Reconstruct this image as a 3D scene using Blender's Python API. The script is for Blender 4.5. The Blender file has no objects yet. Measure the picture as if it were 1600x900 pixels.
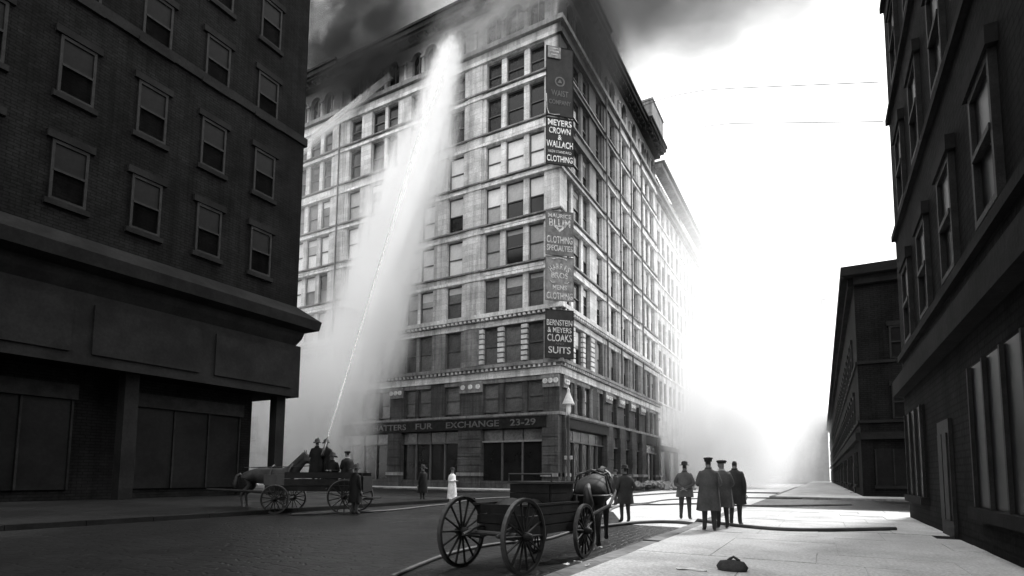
import bpy, bmesh, math, random
from mathutils import Vector, Matrix, Euler
random.seed(7)
S = bpy.context.scene
COL = S.collection
PI = math.pi
R = math.radians

# ------------------------------------------------------------------ camera
cam_d = bpy.data.cameras.new('camera')
cam = bpy.data.objects.new('camera', cam_d)
COL.objects.link(cam)
S.camera = cam
CR = Vector((0.87445032, 0.48504639, 0.00816365))
CU = Vector((0.03464815, -0.07923191, 0.99625389))
CF = Vector((-0.48387617, 0.87089167, 0.08609033))
cam.matrix_world = Matrix(((CR.x, CU.x, -CF.x, 20.718), (CR.y, CU.y, -CF.y, -45.801),
                           (CR.z, CU.z, -CF.z, 1.4), (0, 0, 0, 1)))
cam_d.sensor_width = 36
cam_d.lens = 863.94 / 1600 * 36
cam_d.shift_x = -(803.08 - 800) / 1600
cam_d.shift_y = (667.88 - 450) / 1600
cam_d.clip_end = 4000
cam_d.clip_start = 0.05

# ------------------------------------------------------------------ sky, sun, exposure
SUN_AZ, SUN_EL = R(19), R(42)          # azimuth from +Y towards +X
W = bpy.data.worlds.new('World')
S.world = W
W.use_nodes = True
nt = W.node_tree
nt.nodes.clear()
wo = nt.nodes.new('ShaderNodeOutputWorld')
bg = nt.nodes.new('ShaderNodeBackground')
sky = nt.nodes.new('ShaderNodeTexSky')
sky.sky_type = 'NISHITA'
sky.sun_disc = False
sky.sun_elevation = SUN_EL
sky.sun_rotation = SUN_AZ
bw = nt.nodes.new('ShaderNodeRGBToBW')
tc = nt.nodes.new('ShaderNodeTexCoord')
ns = nt.nodes.new('ShaderNodeTexNoise')
ns.inputs['Scale'].default_value = 2.2
ns.inputs['Detail'].default_value = 6
ns.inputs['Roughness'].default_value = 0.55
mr = nt.nodes.new('ShaderNodeMapRange')
mr.inputs['From Min'].default_value = 0.3
mr.inputs['From Max'].default_value = 0.7
mr.inputs['To Min'].default_value = 7.2
mr.inputs['To Max'].default_value = 10.0
mx = nt.nodes.new('ShaderNodeMix')
mx.data_type = 'FLOAT'
mx.inputs[0].default_value = 0.82     # a closed layer of pale cloud and smoke over the clear sky
nt.links.new(tc.outputs['Generated'], ns.inputs['Vector'])
nt.links.new(ns.outputs['Fac'], mr.inputs['Value'])
nt.links.new(sky.outputs[0], bw.inputs[0])
nt.links.new(bw.outputs[0], mx.inputs[2])
nt.links.new(mr.outputs[0], mx.inputs[3])
nt.links.new(mx.outputs[0], bg.inputs['Color'])
bg.inputs['Strength'].default_value = 0.10
nt.links.new(bg.outputs[0], wo.inputs['Surface'])

sun_d = bpy.data.lights.new('sun', 'SUN')
sun_d.energy = 1.5
sun_d.angle = R(12)
sun_d.color = (1, 1, 1)
sun = bpy.data.objects.new('sun', sun_d)
COL.objects.link(sun)
sd = Vector((math.sin(SUN_AZ) * math.cos(SUN_EL), math.cos(SUN_AZ) * math.cos(SUN_EL), math.sin(SUN_EL)))
sun.rotation_euler = sd.to_track_quat('Z', 'Y').to_euler()

S.view_settings.view_transform = 'Standard'
S.view_settings.look = 'None'
S.view_settings.gamma = 1
S.view_settings.exposure = 1.5
S.cycles.volume_bounces = 24
S.cycles.volume_step_rate = 2.0
S.cycles.volume_max_steps = 160
S.cycles.max_bounces = 24
S.cycles.diffuse_bounces = 3
S.cycles.transparent_max_bounces = 12


# ------------------------------------------------------------------ materials (all grey: a monochrome place)
def nmat(name):
    m = bpy.data.materials.new(name)
    m.use_nodes = True
    return m, m.node_tree, m.node_tree.nodes['Principled BSDF']


def mth(t, op, a=None, b=None, c=None):
    n = t.nodes.new('ShaderNodeMath')
    n.operation = op
    for i, v in enumerate((a, b, c)):
        if v is None:
            continue
        if isinstance(v, (int, float)):
            n.inputs[i].default_value = v
        else:
            t.links.new(v, n.inputs[i])
    return n.outputs[0]


def rng(t, v, a, b, c, d, smooth=True):
    n = t.nodes.new('ShaderNodeMapRange')
    n.interpolation_type = 'SMOOTHSTEP' if smooth else 'LINEAR'
    t.links.new(v, n.inputs['Value'])
    for k, x in zip(('From Min', 'From Max', 'To Min', 'To Max'), (a, b, c, d)):
        n.inputs[k].default_value = x
    return n.outputs[0]


def noise(t, vec, scale, detail=4, rough=0.55):
    n = t.nodes.new('ShaderNodeTexNoise')
    n.inputs['Scale'].default_value = scale
    n.inputs['Detail'].default_value = detail
    n.inputs['Roughness'].default_value = rough
    if vec is not None:
        t.links.new(vec, n.inputs['Vector'])
    return n.outputs['Fac']


def mapped(t, src, sc):
    m = t.nodes.new('ShaderNodeMapping')
    m.inputs['Scale'].default_value = sc
    t.links.new(src, m.inputs['Vector'])
    return m.outputs[0]


def surf(name, v, rough=0.75, var=0.25, scale=1.2, bump=0.15, bscale=14, streak=0.0, rand=0.0, spec=0.4, metal=0.0, coat=0.0, course=None):
    m, t, b = nmat(name)
    co = t.nodes.new('ShaderNodeTexCoord').outputs['Object']
    f = rng(t, noise(t, co, scale, 6), 0.3, 0.7, 1 - var, 1 + var)
    val = mth(t, 'MULTIPLY', f, v)
    fine = rng(t, noise(t, co, scale * 11, 3), 0.3, 0.7, 1 - var * 0.5, 1 + var * 0.5)
    val = mth(t, 'MULTIPLY', val, fine)
    if course:
        val = mth(t, 'MULTIPLY', val, coursing(t, co, *course))
    if streak:
        st = noise(t, mapped(t, co, (1.6, 1.6, 0.09)), 1.5, 5, 0.6)
        val = mth(t, 'MULTIPLY', val, rng(t, st, 0.42, 0.68, 1.0, 1 - streak))
    if rand:
        oi = t.nodes.new('ShaderNodeObjectInfo').outputs['Random']
        val = mth(t, 'MULTIPLY', val, rng(t, oi, 0, 1, 1 - rand, 1 + rand, False))
    t.links.new(val, b.inputs['Base Color'])
    b.inputs['Roughness'].default_value = rough
    b.inputs['Specular IOR Level'].default_value = spec
    b.inputs['Metallic'].default_value = metal
    b.inputs['Coat Weight'].default_value = coat
    if bump:
        bn = t.nodes.new('ShaderNodeBump')
        bn.inputs['Strength'].default_value = bump
        bn.inputs['Distance'].default_value = 0.03
        t.links.new(noise(t, co, bscale, 5), bn.inputs['Height'])
        t.links.new(bn.outputs[0], b.inputs['Normal'])
    return m


def coursing(t, co, w=1.3, h=0.58, dark=0.72):
    """fine mortar joints between ashlar blocks, laid along either facade"""
    sp = t.nodes.new('ShaderNodeSeparateXYZ')
    t.links.new(co, sp.inputs[0])
    cb = t.nodes.new('ShaderNodeCombineXYZ')
    t.links.new(mth(t, 'ADD', sp.outputs['X'], sp.outputs['Y']), cb.inputs[0])
    t.links.new(sp.outputs['Z'], cb.inputs[1])
    br = t.nodes.new('ShaderNodeTexBrick')
    br.inputs['Scale'].default_value = 1.0
    br.inputs['Brick Width'].default_value = w
    br.inputs['Row Height'].default_value = h
    br.inputs['Mortar Size'].default_value = 0.022
    br.inputs['Mortar Smooth'].default_value = 0.3
    br.inputs['Color1'].default_value = (0.86, 0.86, 0.86, 1)
    br.inputs['Color2'].default_value = (1.12, 1.12, 1.12, 1)
    br.inputs['Mortar'].default_value = (dark, dark, dark, 1)
    t.links.new(cb.outputs[0], br.inputs['Vector'])
    return br.outputs['Color']


def soot_shade_stone(name, v, soot_shade_v=0.022):
    """pale stone with soot and painted-in shade on the top storeys and right corner"""
    m, t, b = nmat(name)
    co = t.nodes.new('ShaderNodeTexCoord').outputs['Object']
    f = rng(t, noise(t, co, 0.5, 6), 0.3, 0.7, 0.8, 1.18)
    val = mth(t, 'MULTIPLY', f, v)
    val = mth(t, 'MULTIPLY', val, rng(t, noise(t, co, 7, 4), 0.3, 0.7, 0.86, 1.12))
    val = mth(t, 'MULTIPLY', val, coursing(t, co))
    st = noise(t, mapped(t, co, (1.3, 1.3, 0.07)), 1.3, 5, 0.6)
    val = mth(t, 'MULTIPLY', val, rng(t, st, 0.42, 0.7, 1.0, 0.6))
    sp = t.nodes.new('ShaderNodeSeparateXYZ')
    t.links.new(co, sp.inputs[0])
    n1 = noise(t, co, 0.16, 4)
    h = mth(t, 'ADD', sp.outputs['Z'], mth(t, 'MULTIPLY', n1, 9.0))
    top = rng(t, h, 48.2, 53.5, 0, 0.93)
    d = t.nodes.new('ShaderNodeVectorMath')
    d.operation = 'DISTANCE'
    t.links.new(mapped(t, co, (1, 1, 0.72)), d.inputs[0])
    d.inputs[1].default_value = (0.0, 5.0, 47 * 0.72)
    corner_soot_shade = rng(t, mth(t, 'ADD', d.outputs['Value'], mth(t, 'MULTIPLY', n1, 6.0)), 10.5, 20.5, 0.95, 0)  # smoke stain and shadow at the corner, both painted into the stone
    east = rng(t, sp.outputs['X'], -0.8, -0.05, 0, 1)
    soot = mth(t, 'MAXIMUM', top, mth(t, 'MULTIPLY', corner_soot_shade, east))
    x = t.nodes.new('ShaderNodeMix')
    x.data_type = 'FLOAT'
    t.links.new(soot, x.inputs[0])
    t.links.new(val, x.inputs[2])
    x.inputs[3].default_value = soot_shade_v
    t.links.new(x.outputs[0], b.inputs['Base Color'])
    b.inputs['Roughness'].default_value = 0.85
    b.inputs['Specular IOR Level'].default_value = 0.25
    bn = t.nodes.new('ShaderNodeBump')
    bn.inputs['Strength'].default_value = 0.2
    bn.inputs['Distance'].default_value = 0.03
    t.links.new(noise(t, co, 9, 5), bn.inputs['Height'])
    t.links.new(bn.outputs[0], b.inputs['Normal'])
    return m


M = {}
M['stone'] = soot_shade_stone('pale_stone', 0.56)
M['stone_white'] = soot_shade_stone('white_stone', 0.68)
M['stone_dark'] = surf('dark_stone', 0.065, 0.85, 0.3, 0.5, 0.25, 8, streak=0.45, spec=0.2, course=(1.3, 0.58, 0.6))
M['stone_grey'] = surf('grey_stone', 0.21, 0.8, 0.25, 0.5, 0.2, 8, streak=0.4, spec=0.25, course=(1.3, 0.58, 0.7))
M['soot'] = surf('soot_shade_cornice', 0.025, 0.9, 0.4, 0.4, 0.25, 7, streak=0.4, spec=0.1)  # smoke residue plus the shade of the cornice, put into one dark tone
M['block'] = surf('banded_stone', 0.55, 0.8, 0.2, 1.5, 0.2, 12, rand=0.15)
M['frame'] = surf('window_paint', 0.07, 0.5, 0.15, 3, 0, rand=0.2)
M['frame_pale'] = surf('pale_window_paint', 0.2, 0.5, 0.15, 3, 0)
M['glass'] = surf('dark_pane', 0.012, 0.1, 0.3, 0.6, 0.02, 1.5, spec=0.3)
M['glass_dark'] = surf('dull_dark_pane', 0.01, 0.35, 0.3, 0.6, 0.02, 1.5, spec=0.06)  # near-black, barely reflecting panes for the side buildings
M['glass_grey'] = surf('dusty_pane', 0.12, 0.2, 0.35, 0.5, 0.02, 1.5, rand=0.35)
M['blind'] = surf('pane_with_white_blind', 0.72, 0.35, 0.12, 0.6, 0.0, rand=0.12)
M['blind_grey'] = surf('pane_with_grey_blind', 0.34, 0.35, 0.2, 0.6, 0.0, rand=0.25)
M['pipe'] = surf('iron_pipe', 0.05, 0.5, 0.2, 3, 0)
M['iron'] = surf('cast_iron', 0.035, 0.45, 0.25, 5, 0.1, 30)
M['sign_dark'] = surf('sign_black_paint', 0.02, 0.6, 0.3, 1.2, 0.05, 12, spec=0.2)
M['sign_grey'] = surf('sign_grey_paint', 0.09, 0.6, 0.45, 1.6, 0.05, 12)
M['sign_pale'] = surf('sign_faded_paint', 0.15, 0.6, 0.45, 1.8, 0.05, 12)
M['letter'] = surf('letter_paint', 0.62, 0.6, 0.45, 5, 0)
M['letter_dim'] = surf('faded_letter_paint', 0.40, 0.6, 0.5, 5, 0)
M['letter_fascia'] = surf('dull_letter_paint', 0.09, 0.6, 0.3, 2.5, 0)
M['letter_soot'] = surf('sooted_letter_paint', 0.07, 0.6, 0.25, 2.5, 0)
M['brick_dark'] = surf('near_black_brick', 0.012, 0.9, 0.3, 0.6, 0.3, 9, streak=0.3, spec=0.05, course=(0.42, 0.14, 0.5))  # even near-black brick for the side buildings
M['trim_dark'] = surf('dark_trim_stone', 0.016, 0.9, 0.25, 0.8, 0.2, 8, spec=0.05)
M['wood_dark'] = surf('dark_painted_wood', 0.013, 0.65, 0.4, 3, 0.2, 18, spec=0.15)
M['wheel'] = surf('worn_wheel_paint', 0.015, 0.6, 0.4, 6, 0.1, 25, spec=0.2)
M['tyre'] = surf('iron_tyre', 0.05, 0.4, 0.3, 5, 0.1, 20, spec=0.6)
M['leather'] = surf('cracked_leather', 0.022, 0.45, 0.3, 5, 0.25, 22)
M['coat'] = surf('dark_wool', 0.035, 0.9, 0.3, 4, 0.25, 40, rand=0.2)
M['oilskin'] = surf('black_oilskin', 0.01, 0.6, 0.4, 3, 0.3, 20, spec=0.1)
M['coat_grey'] = surf('grey_wool', 0.085, 0.9, 0.25, 4, 0.25, 40, rand=0.15)
M['coat_white'] = surf('white_oilskin', 0.72, 0.6, 0.25, 3, 0.3, 14)
M['trouser'] = surf('dark_trouser_cloth', 0.04, 0.9, 0.25, 5, 0.2, 40)
M['skin'] = surf('skin', 0.20, 0.55, 0.1, 8, 0)
M['shoe'] = surf('boot_leather', 0.02, 0.35, 0.2, 8, 0)
M['hair'] = surf('dark_hair', 0.02, 0.6, 0.3, 20, 0.2, 60)
M['hat'] = surf('black_felt', 0.025, 0.85, 0.2, 8, 0)
M['hide'] = surf('dark_horse_hide', 0.028, 0.65, 0.4, 3, 0.2, 40, spec=0.25)
M['hose'] = surf('wet_canvas_hose', 0.06, 0.6, 0.3, 3, 0.2, 30)
M['paper'] = surf('white_paper', 0.75, 0.8, 0.1, 6, 0.1, 10)
M['rubble'] = surf('rubble', 0.16, 0.9, 0.4, 2, 0.4, 8, rand=0.5)
M['lamp_white'] = surf('white_enamel', 0.5, 0.4, 0.15, 4, 0)
M['wire'] = surf('wire', 0.06, 0.6, 0.1, 3, 0)


def ground_mat(name, v, wet, r_dry, r_wet, scale, cob=0.0, var=0.35, spec=0.5):
    m, t, b = nmat(name)
    b.inputs['Specular IOR Level'].default_value = spec
    co = t.nodes.new('ShaderNodeTexCoord').outputs['Object']
    big = noise(t, co, 0.12, 5)
    mid = noise(t, co, scale, 7, 0.62)
    val = mth(t, 'MULTIPLY', rng(t, mid, 0.28, 0.72, 1 - var, 1 + var), v)
    fine = noise(t, co, 22, 4, 0.7)
    val = mth(t, 'MULTIPLY', val, rng(t, fine, 0.3, 0.7, 0.75, 1.25))
    wm = rng(t, mth(t, 'ADD', mth(t, 'MULTIPLY', big, 0.6), mth(t, 'MULTIPLY', mid, 0.4)), 0.5 - wet * 0.5 + 0.1, 0.75 - wet * 0.5 + 0.1, 0, 1)
    val = mth(t, 'MULTIPLY', val, rng(t, wm, 0, 1, 1.0, 0.55))
    t.links.new(val, b.inputs['Base Color'])
    t.links.new(rng(t, wm, 0, 1, r_dry, r_wet), b.inputs['Roughness'])
    h = fine
    if cob:
        vo = t.nodes.new('ShaderNodeTexVoronoi')
        vo.feature = 'DISTANCE_TO_EDGE'
        vo.inputs['Scale'].default_value = 5.5
        vo.inputs['Randomness'].default_value = 0.55
        t.links.new(mapped(t, co, (1, 0.55, 1)), vo.inputs['Vector'])
        edge = rng(t, vo.outputs['Distance'], 0, 0.12, 0, 1)
        h = mth(t, 'ADD', mth(t, 'MULTIPLY', edge, cob), mth(t, 'MULTIPLY', fine, 0.5))
    bn = t.nodes.new('ShaderNodeBump')
    bn.inputs['Strength'].default_value = 0.45
    bn.inputs['Distance'].default_value = 0.03
    t.links.new(h, bn.inputs['Height'])
    t.links.new(bn.outputs[0], b.inputs['Normal'])
    return m


M['road'] = ground_mat('wet_stone_setts', 0.016, 0.6, 0.7, 0.42, 0.9, cob=0.8, spec=0.22)
M['earth'] = ground_mat('street_dirt', 0.016, 0.5, 0.8, 0.5, 0.7, spec=0.15)
M['pave'] = ground_mat('pale_flagstone', 0.50, 0.34, 0.8, 0.3, 0.8, var=0.28)
M['crossing'] = ground_mat('pale_lit_ground', 0.52, 0.25, 0.7, 0.35, 0.8, var=0.2)  # brightness of the lit street, put into the ground colour


# ------------------------------------------------------------------ mesh helpers
def new_obj(name, me, mat=None, parent=None):
    o = bpy.data.objects.new(name, me)
    COL.objects.link(o)
    if mat is not None and hasattr(me, 'materials') and not me.materials:
        me.materials.append(mat)
    if parent is not None:
        o.parent = parent
    return o


class MB:
    def __init__(self):
        self.v = []
        self.f = []

    def box(self, x0, x1, y0, y1, z0, z1, fn=None):
        n = len(self.v)
        P = [(x0, y0, z0), (x1, y0, z0), (x1, y1, z0), (x0, y1, z0), (x0, y0, z1), (x1, y0, z1), (x1, y1, z1), (x0, y1, z1)]
        self.v += [fn(*p) if fn else p for p in P]
        self.f += [tuple(n + i for i in q) for q in ((3, 2, 1, 0), (4, 5, 6, 7), (0, 1, 5, 4), (1, 2, 6, 5), (2, 3, 7, 6), (3, 0, 4, 7))]
        return self

    def tube(self, pts, rad, seg=8, cap=True):
        pts = [Vector(p) for p in pts]
        n0 = len(self.v)
        k = len(pts)
        up = Vector((0, 0, 1))
        for i, p in enumerate(pts):
            d = (pts[min(i + 1, k - 1)] - pts[max(i - 1, 0)]).normalized()
            a = d.cross(up)
            if a.length < 1e-4:
                a = d.cross(Vector((1, 0, 0)))
            a.normalize()
            b = a.cross(d)
            r = rad[i] if isinstance(rad, (list, tuple)) else rad
            for j in range(seg):
                th = 2 * PI * j / seg
                self.v.append(tuple(p + a * (r * math.cos(th)) + b * (r * math.sin(th))))
        for i in range(k - 1):
            for j in range(seg):
                q = n0 + i * seg + j
                q2 = n0 + i * seg + (j + 1) % seg
                self.f.append((q, q2, q2 + seg, q + seg))
        if cap:
            self.f.append(tuple(n0 + j for j in reversed(range(seg))))
            self.f.append(tuple(n0 + (k - 1) * seg + j for j in range(seg)))
        return self

    def rings(self, rings, close=True, cap0=True, cap1=True):
        """loft through lists of points of equal length"""
        n0 = len(self.v)
        s = len(rings[0])
        for r in rings:
            self.v += [tuple(p) for p in r]
        for i in range(len(rings) - 1):
            for j in range(s if close else s - 1):
                a = n0 + i * s + j
                b = n0 + i * s + (j + 1) % s
                self.f.append((a, b, b + s, a + s))
        if cap0:
            self.f.append(tuple(n0 + j for j in reversed(range(s))))
        if cap1:
            self.f.append(tuple(n0 + (len(rings) - 1) * s + j for j in range(s)))
        return self

    def lathe(self, prof, c=(0, 0, 0), seg=16, sx=1, sy=1):
        rr = [[(c[0] + r * sx * math.cos(2 * PI * j / seg), c[1] + r * sy * math.sin(2 * PI * j / seg), c[2] + z) for j in range(seg)] for r, z in prof]
        return self.rings(rr)

    def mesh(self, name, smooth=False):
        me = bpy.data.meshes.new(name)
        me.from_pydata(self.v, [], self.f)
        me.validate()
        bm = bmesh.new()
        bm.from_mesh(me)
        bmesh.ops.recalc_face_normals(bm, faces=bm.faces)
        bm.to_mesh(me)
        bm.free()
        if smooth:
            me.polygons.foreach_set('use_smooth', [True] * len(me.polygons))
        return me

    def build(self, name, mat, parent=None, smooth=False):
        return new_obj(name, self.mesh(name, smooth), mat, parent)


def tag(o, label=None, cat=None, group=None, kind=None):
    for k, v in (('label', label), ('category', cat), ('group', group), ('kind', kind)):
        if v:
            o[k] = v
    return o


def thing(name, label, cat, loc=(0, 0, 0), rz=0, group=None):
    o = bpy.data.objects.new(name, None)
    o.empty_display_size = 0.3
    COL.objects.link(o)
    o.location = loc
    o.rotation_euler = (0, 0, rz)
    return tag(o, label, cat, group)


CAMP = Vector((20.718, -45.801, 1.4))

# ------------------------------------------------------------------ SETTING: ground, roads, pavements
g = MB().box(-320, 320, -320, 320, -1.0, 0.0).build('ground', M['earth'])
tag(g, kind='structure')
tag(MB().box(4.0, 17.6, -310, 310, -0.5, 0.004).build('road', M['road']), kind='structure')
cr = MB()
cr.box(-310, 3.998, -20.0, -5.0, -0.5, 0.004)
cr.box(17.602, 310, -20.0, -5.0, -0.5, 0.004)
tag(cr.build('road', M['road']), kind='structure')
# pale sheet painting the lit ground on the east half of the crossing and up the street
xs = [((7.5, -5), (6.2, -12), (9, -19), (13.6, -25), (15.6, -30.0), (17.5, -30.2), (17.5, 90), (5.5, 90), (5.0, 40), (6.5, 12))]
me = bpy.data.meshes.new('lit_ground')
ring = [(x, y, 0.009) for x, y in xs[0]]
me.from_pydata(ring, [], [tuple(range(len(ring)))])
tag(new_obj('lit_ground_sheet', me, M['crossing']), kind='structure')


def pavement(x0, x1, y0, y1, kerbs, mat='pave', kmat='stone_grey'):
    p = MB().box(x0, x1, y0, y1, -0.4, 0.13).build('pavement', M[mat])
    tag(p, kind='structure')
    for (a, b, c, d) in kerbs:           # kerb stones as pieces
        L = max(b - a, d - c)
        n = max(1, min(40, int(L / 1.6)))
        for i in range(n):
            k = MB()
            if b - a > d - c:
                s0, s1 = a + (b - a) * i / n, a + (b - a) * (i + 1) / n
                k.box(s0 + 0.008, s1 - 0.008, c, d, -0.4, 0.138 + random.uniform(-0.006, 0.004))
            else:
                s0, s1 = c + (d - c) * i / n, c + (d - c) * (i + 1) / n
                k.box(a, b, s0 + 0.008, s1 - 0.008, -0.4, 0.138 + random.uniform(-0.006, 0.004))
            k.build('kerb_stone', M[kmat], p)
    return p


pavement(-70, 3.7, -4.7, 0.4, [(-38, 4.0, -5.0, -4.7), (3.7, 4.0, -4.7, 40)])
tag(MB().box(-0.4, 3.7, 0.4, 200, -0.4, 0.13).build('pavement', M['pave']), kind='structure')
pavement(23.2, 60, -90, -20.3, [(17.6, 17.9, -46, -20.3), (17.6, 40, -20.3, -20.0)])
pavement(17.9, 23.198, -90, -52.001, [])
pavement(17.9, 60, -4.7, 200, [(17.6, 17.9, -5.0, 40), (17.6, 40, -5.0, -4.7)])
pavement(-70, 3.7, -90, -20.3, [(3.7, 4.0, -60, -20.3), (-40, 4.0, -20.3, -20.0)], 'earth', 'trim_dark')


near = pavement(17.9, 23.2, -52, -20.3, [], 'pave')
yy = -52.0
while yy < -20.6:
    dy = random.choice((1.2, 1.5, 1.8))
    xx = 17.905
    while xx < 23.1:
        dx = min(random.choice((1.2, 1.5, 1.8)), 23.2 - xx)
        if 23.2 - xx - dx < 0.4:
            dx = 23.2 - xx
        MB().box(xx + 0.006, xx + dx - 0.006, yy + 0.006, min(yy + dy, -20.3) - 0.006, 0.09, 0.142 + random.uniform(-0.006, 0.006)).build('flagstone', M['pave'], near)
        xx += dx
    yy += dy

# ------------------------------------------------------------------ the corner building
bld = thing('corner_building', 'tall pale corner building with smoke at its top storey and painted signs', 'building', (0, 0, 0))


def LF(s, d, z):       # left facade: s runs left from the corner, d outwards
    return (-s, -d, z)


def RF(s, d, z):       # right facade: s runs away up the street
    return (d, s, z)


LW, RW_ = 38.9, 35.3
MB().box(-LW, -0.65, 0.65, RW_, 0.0, 50.2).build('wall', M['stone_grey'], bld)
MB().box(-LW + 0.3, -0.3, 0.3, RW_ - 0.3, 50.2, 50.5).build('roof', M['trim_dark'], bld)

FLO = {2: (7.5, 10.35), 3: (12.25, 15.95), 4: (17.45, 20.9), 5: (21.97, 25.69), 6: (26.6, 30.5), 7: (31.3, 35.0), 8: (36.3, 40.2), 9: (41.0, 44.0)}
LC = [(1.65, 3.37), (3.98, 5.98), (6.6, 8.3), (11.0, 12.97), (14.67, 16.5), (16.86, 18.3), (20.2, 21.9), (22.3, 24.2), (25.8, 27.73),
      (30.7, 32.35), (32.95, 34.75), (35.4, 37.1)]
RC = [(1.7, 3.05), (3.63, 5.66), (6.27, 7.77), (9.75, 11.58), (14.41, 16.2), (18.99, 20.82), (23.5, 25.3), (27.86, 29.16), (30.05, 31.5), (32.4, 33.9)]

win_cache = {}


def pane_mesh(w, h):
    k = ('p', round(w, 2), round(h, 2))
    if k not in win_cache:
        win_cache[k] = MB().box(-w / 2, w / 2, 0, 0.02, 0, h).mesh('pane')
    return win_cache[k]


def mat_mesh(base, m):
    k = (base.name, m.name)
    if k not in win_cache:
        c = base.copy()
        c.materials.clear()
        c.materials.append(m)
        win_cache[k] = c
    return win_cache[k]


def frame_mesh(w, h, open_=0.0):
    k = ('f', round(w, 2), round(h, 2))
    if k not in win_cache:
        b = MB()
        t = 0.11
        b.box(-w / 2, -w / 2 + t, -0.05, 0.1, 0, h)
        b.box(w / 2 - t, w / 2, -0.05, 0.1, 0, h)
        b.box(-w / 2 + t, w / 2 - t, -0.05, 0.1, 0, t)
        b.box(-w / 2 + t, w / 2 - t, -0.05, 0.1, h - t * 1.3, h)
        b.box(-w / 2 + t, w / 2 - t, -0.07, 0.08, h * 0.48, h * 0.48 + 0.1)
        win_cache[k] = b.mesh('window')
    return win_cache[k]


def window(parent, fn, rotz, s0, s1, z0, z1, d, top, bot, fmat='frame', name='window', mm_blind=False):
    """double hung sash: frame (part) with an upper and a lower pane (sub-parts)"""
    w, h = s1 - s0, z1 - z0
    o = new_obj(name, mat_mesh(frame_mesh(w, h), M[fmat]), None, parent)
    o.location = fn((s0 + s1) / 2, d, z0)
    o.rotation_euler = (0, 0, rotz)
    for zz, hh, mm, yy in ((0.11, h * 0.48 - 0.11, bot, 0.05), (h * 0.48 + 0.1, h * 0.52 - 0.1 - 0.143, top, 0.02)):
        p = new_obj('pane', mat_mesh(pane_mesh(w - 0.22, hh), M[mm]), None, o)
        p.location = (0, yy, zz)
    if mm_blind and random.random() < 0.5:
        hb_ = round(random.choice((0.25, 0.4, 0.6, 0.8)) * (h * 0.52 - 0.243), 2)
        p = new_obj('roller_blind', mat_mesh(pane_mesh(w - 0.26, hb_), M[random.choice(('blind', 'blind_grey', 'blind_grey'))]), None, o)
        p.location = (0, -0.003, h - 0.145 - hb_)
    return o


def lpane(fl, i):
    s = LC[i][0]
    if fl >= 8:
        return ('glass', 'glass')
    if fl == 7:
        return ('blind', 'blind') if s < 13 else (('blind_grey', 'blind_grey') if s < 30 else ('glass_grey', 'glass_grey'))
    if fl == 6:
        return [('blind', 'glass'), ('blind_grey', 'glass'), ('blind', 'blind_grey'), ('blind', 'glass'), ('blind', 'blind'), ('blind', 'blind'),
                ('blind', 'blind'), ('blind', 'blind'), ('blind', 'blind'), ('blind', 'blind'), ('blind', 'blind'), ('blind', 'blind')][i] if i != 10 else ('blind_grey', 'blind')
    if fl == 5:
        return [('blind_grey', 'blind_grey'), ('glass', 'glass'), ('blind_grey', 'blind_grey'), ('blind', 'blind'), ('blind', 'blind'), ('blind', 'blind'),
                ('blind', 'blind'), ('blind', 'blind'), ('blind', 'glass_grey'), ('glass', 'glass_grey'), ('blind', 'glass_grey'), ('blind', 'blind')][i]
    if fl == 4:
        return ('glass_grey', 'glass_grey') if s < 14 else ('blind_grey', 'blind_grey')
    return ('glass_grey', 'glass_grey')


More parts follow.
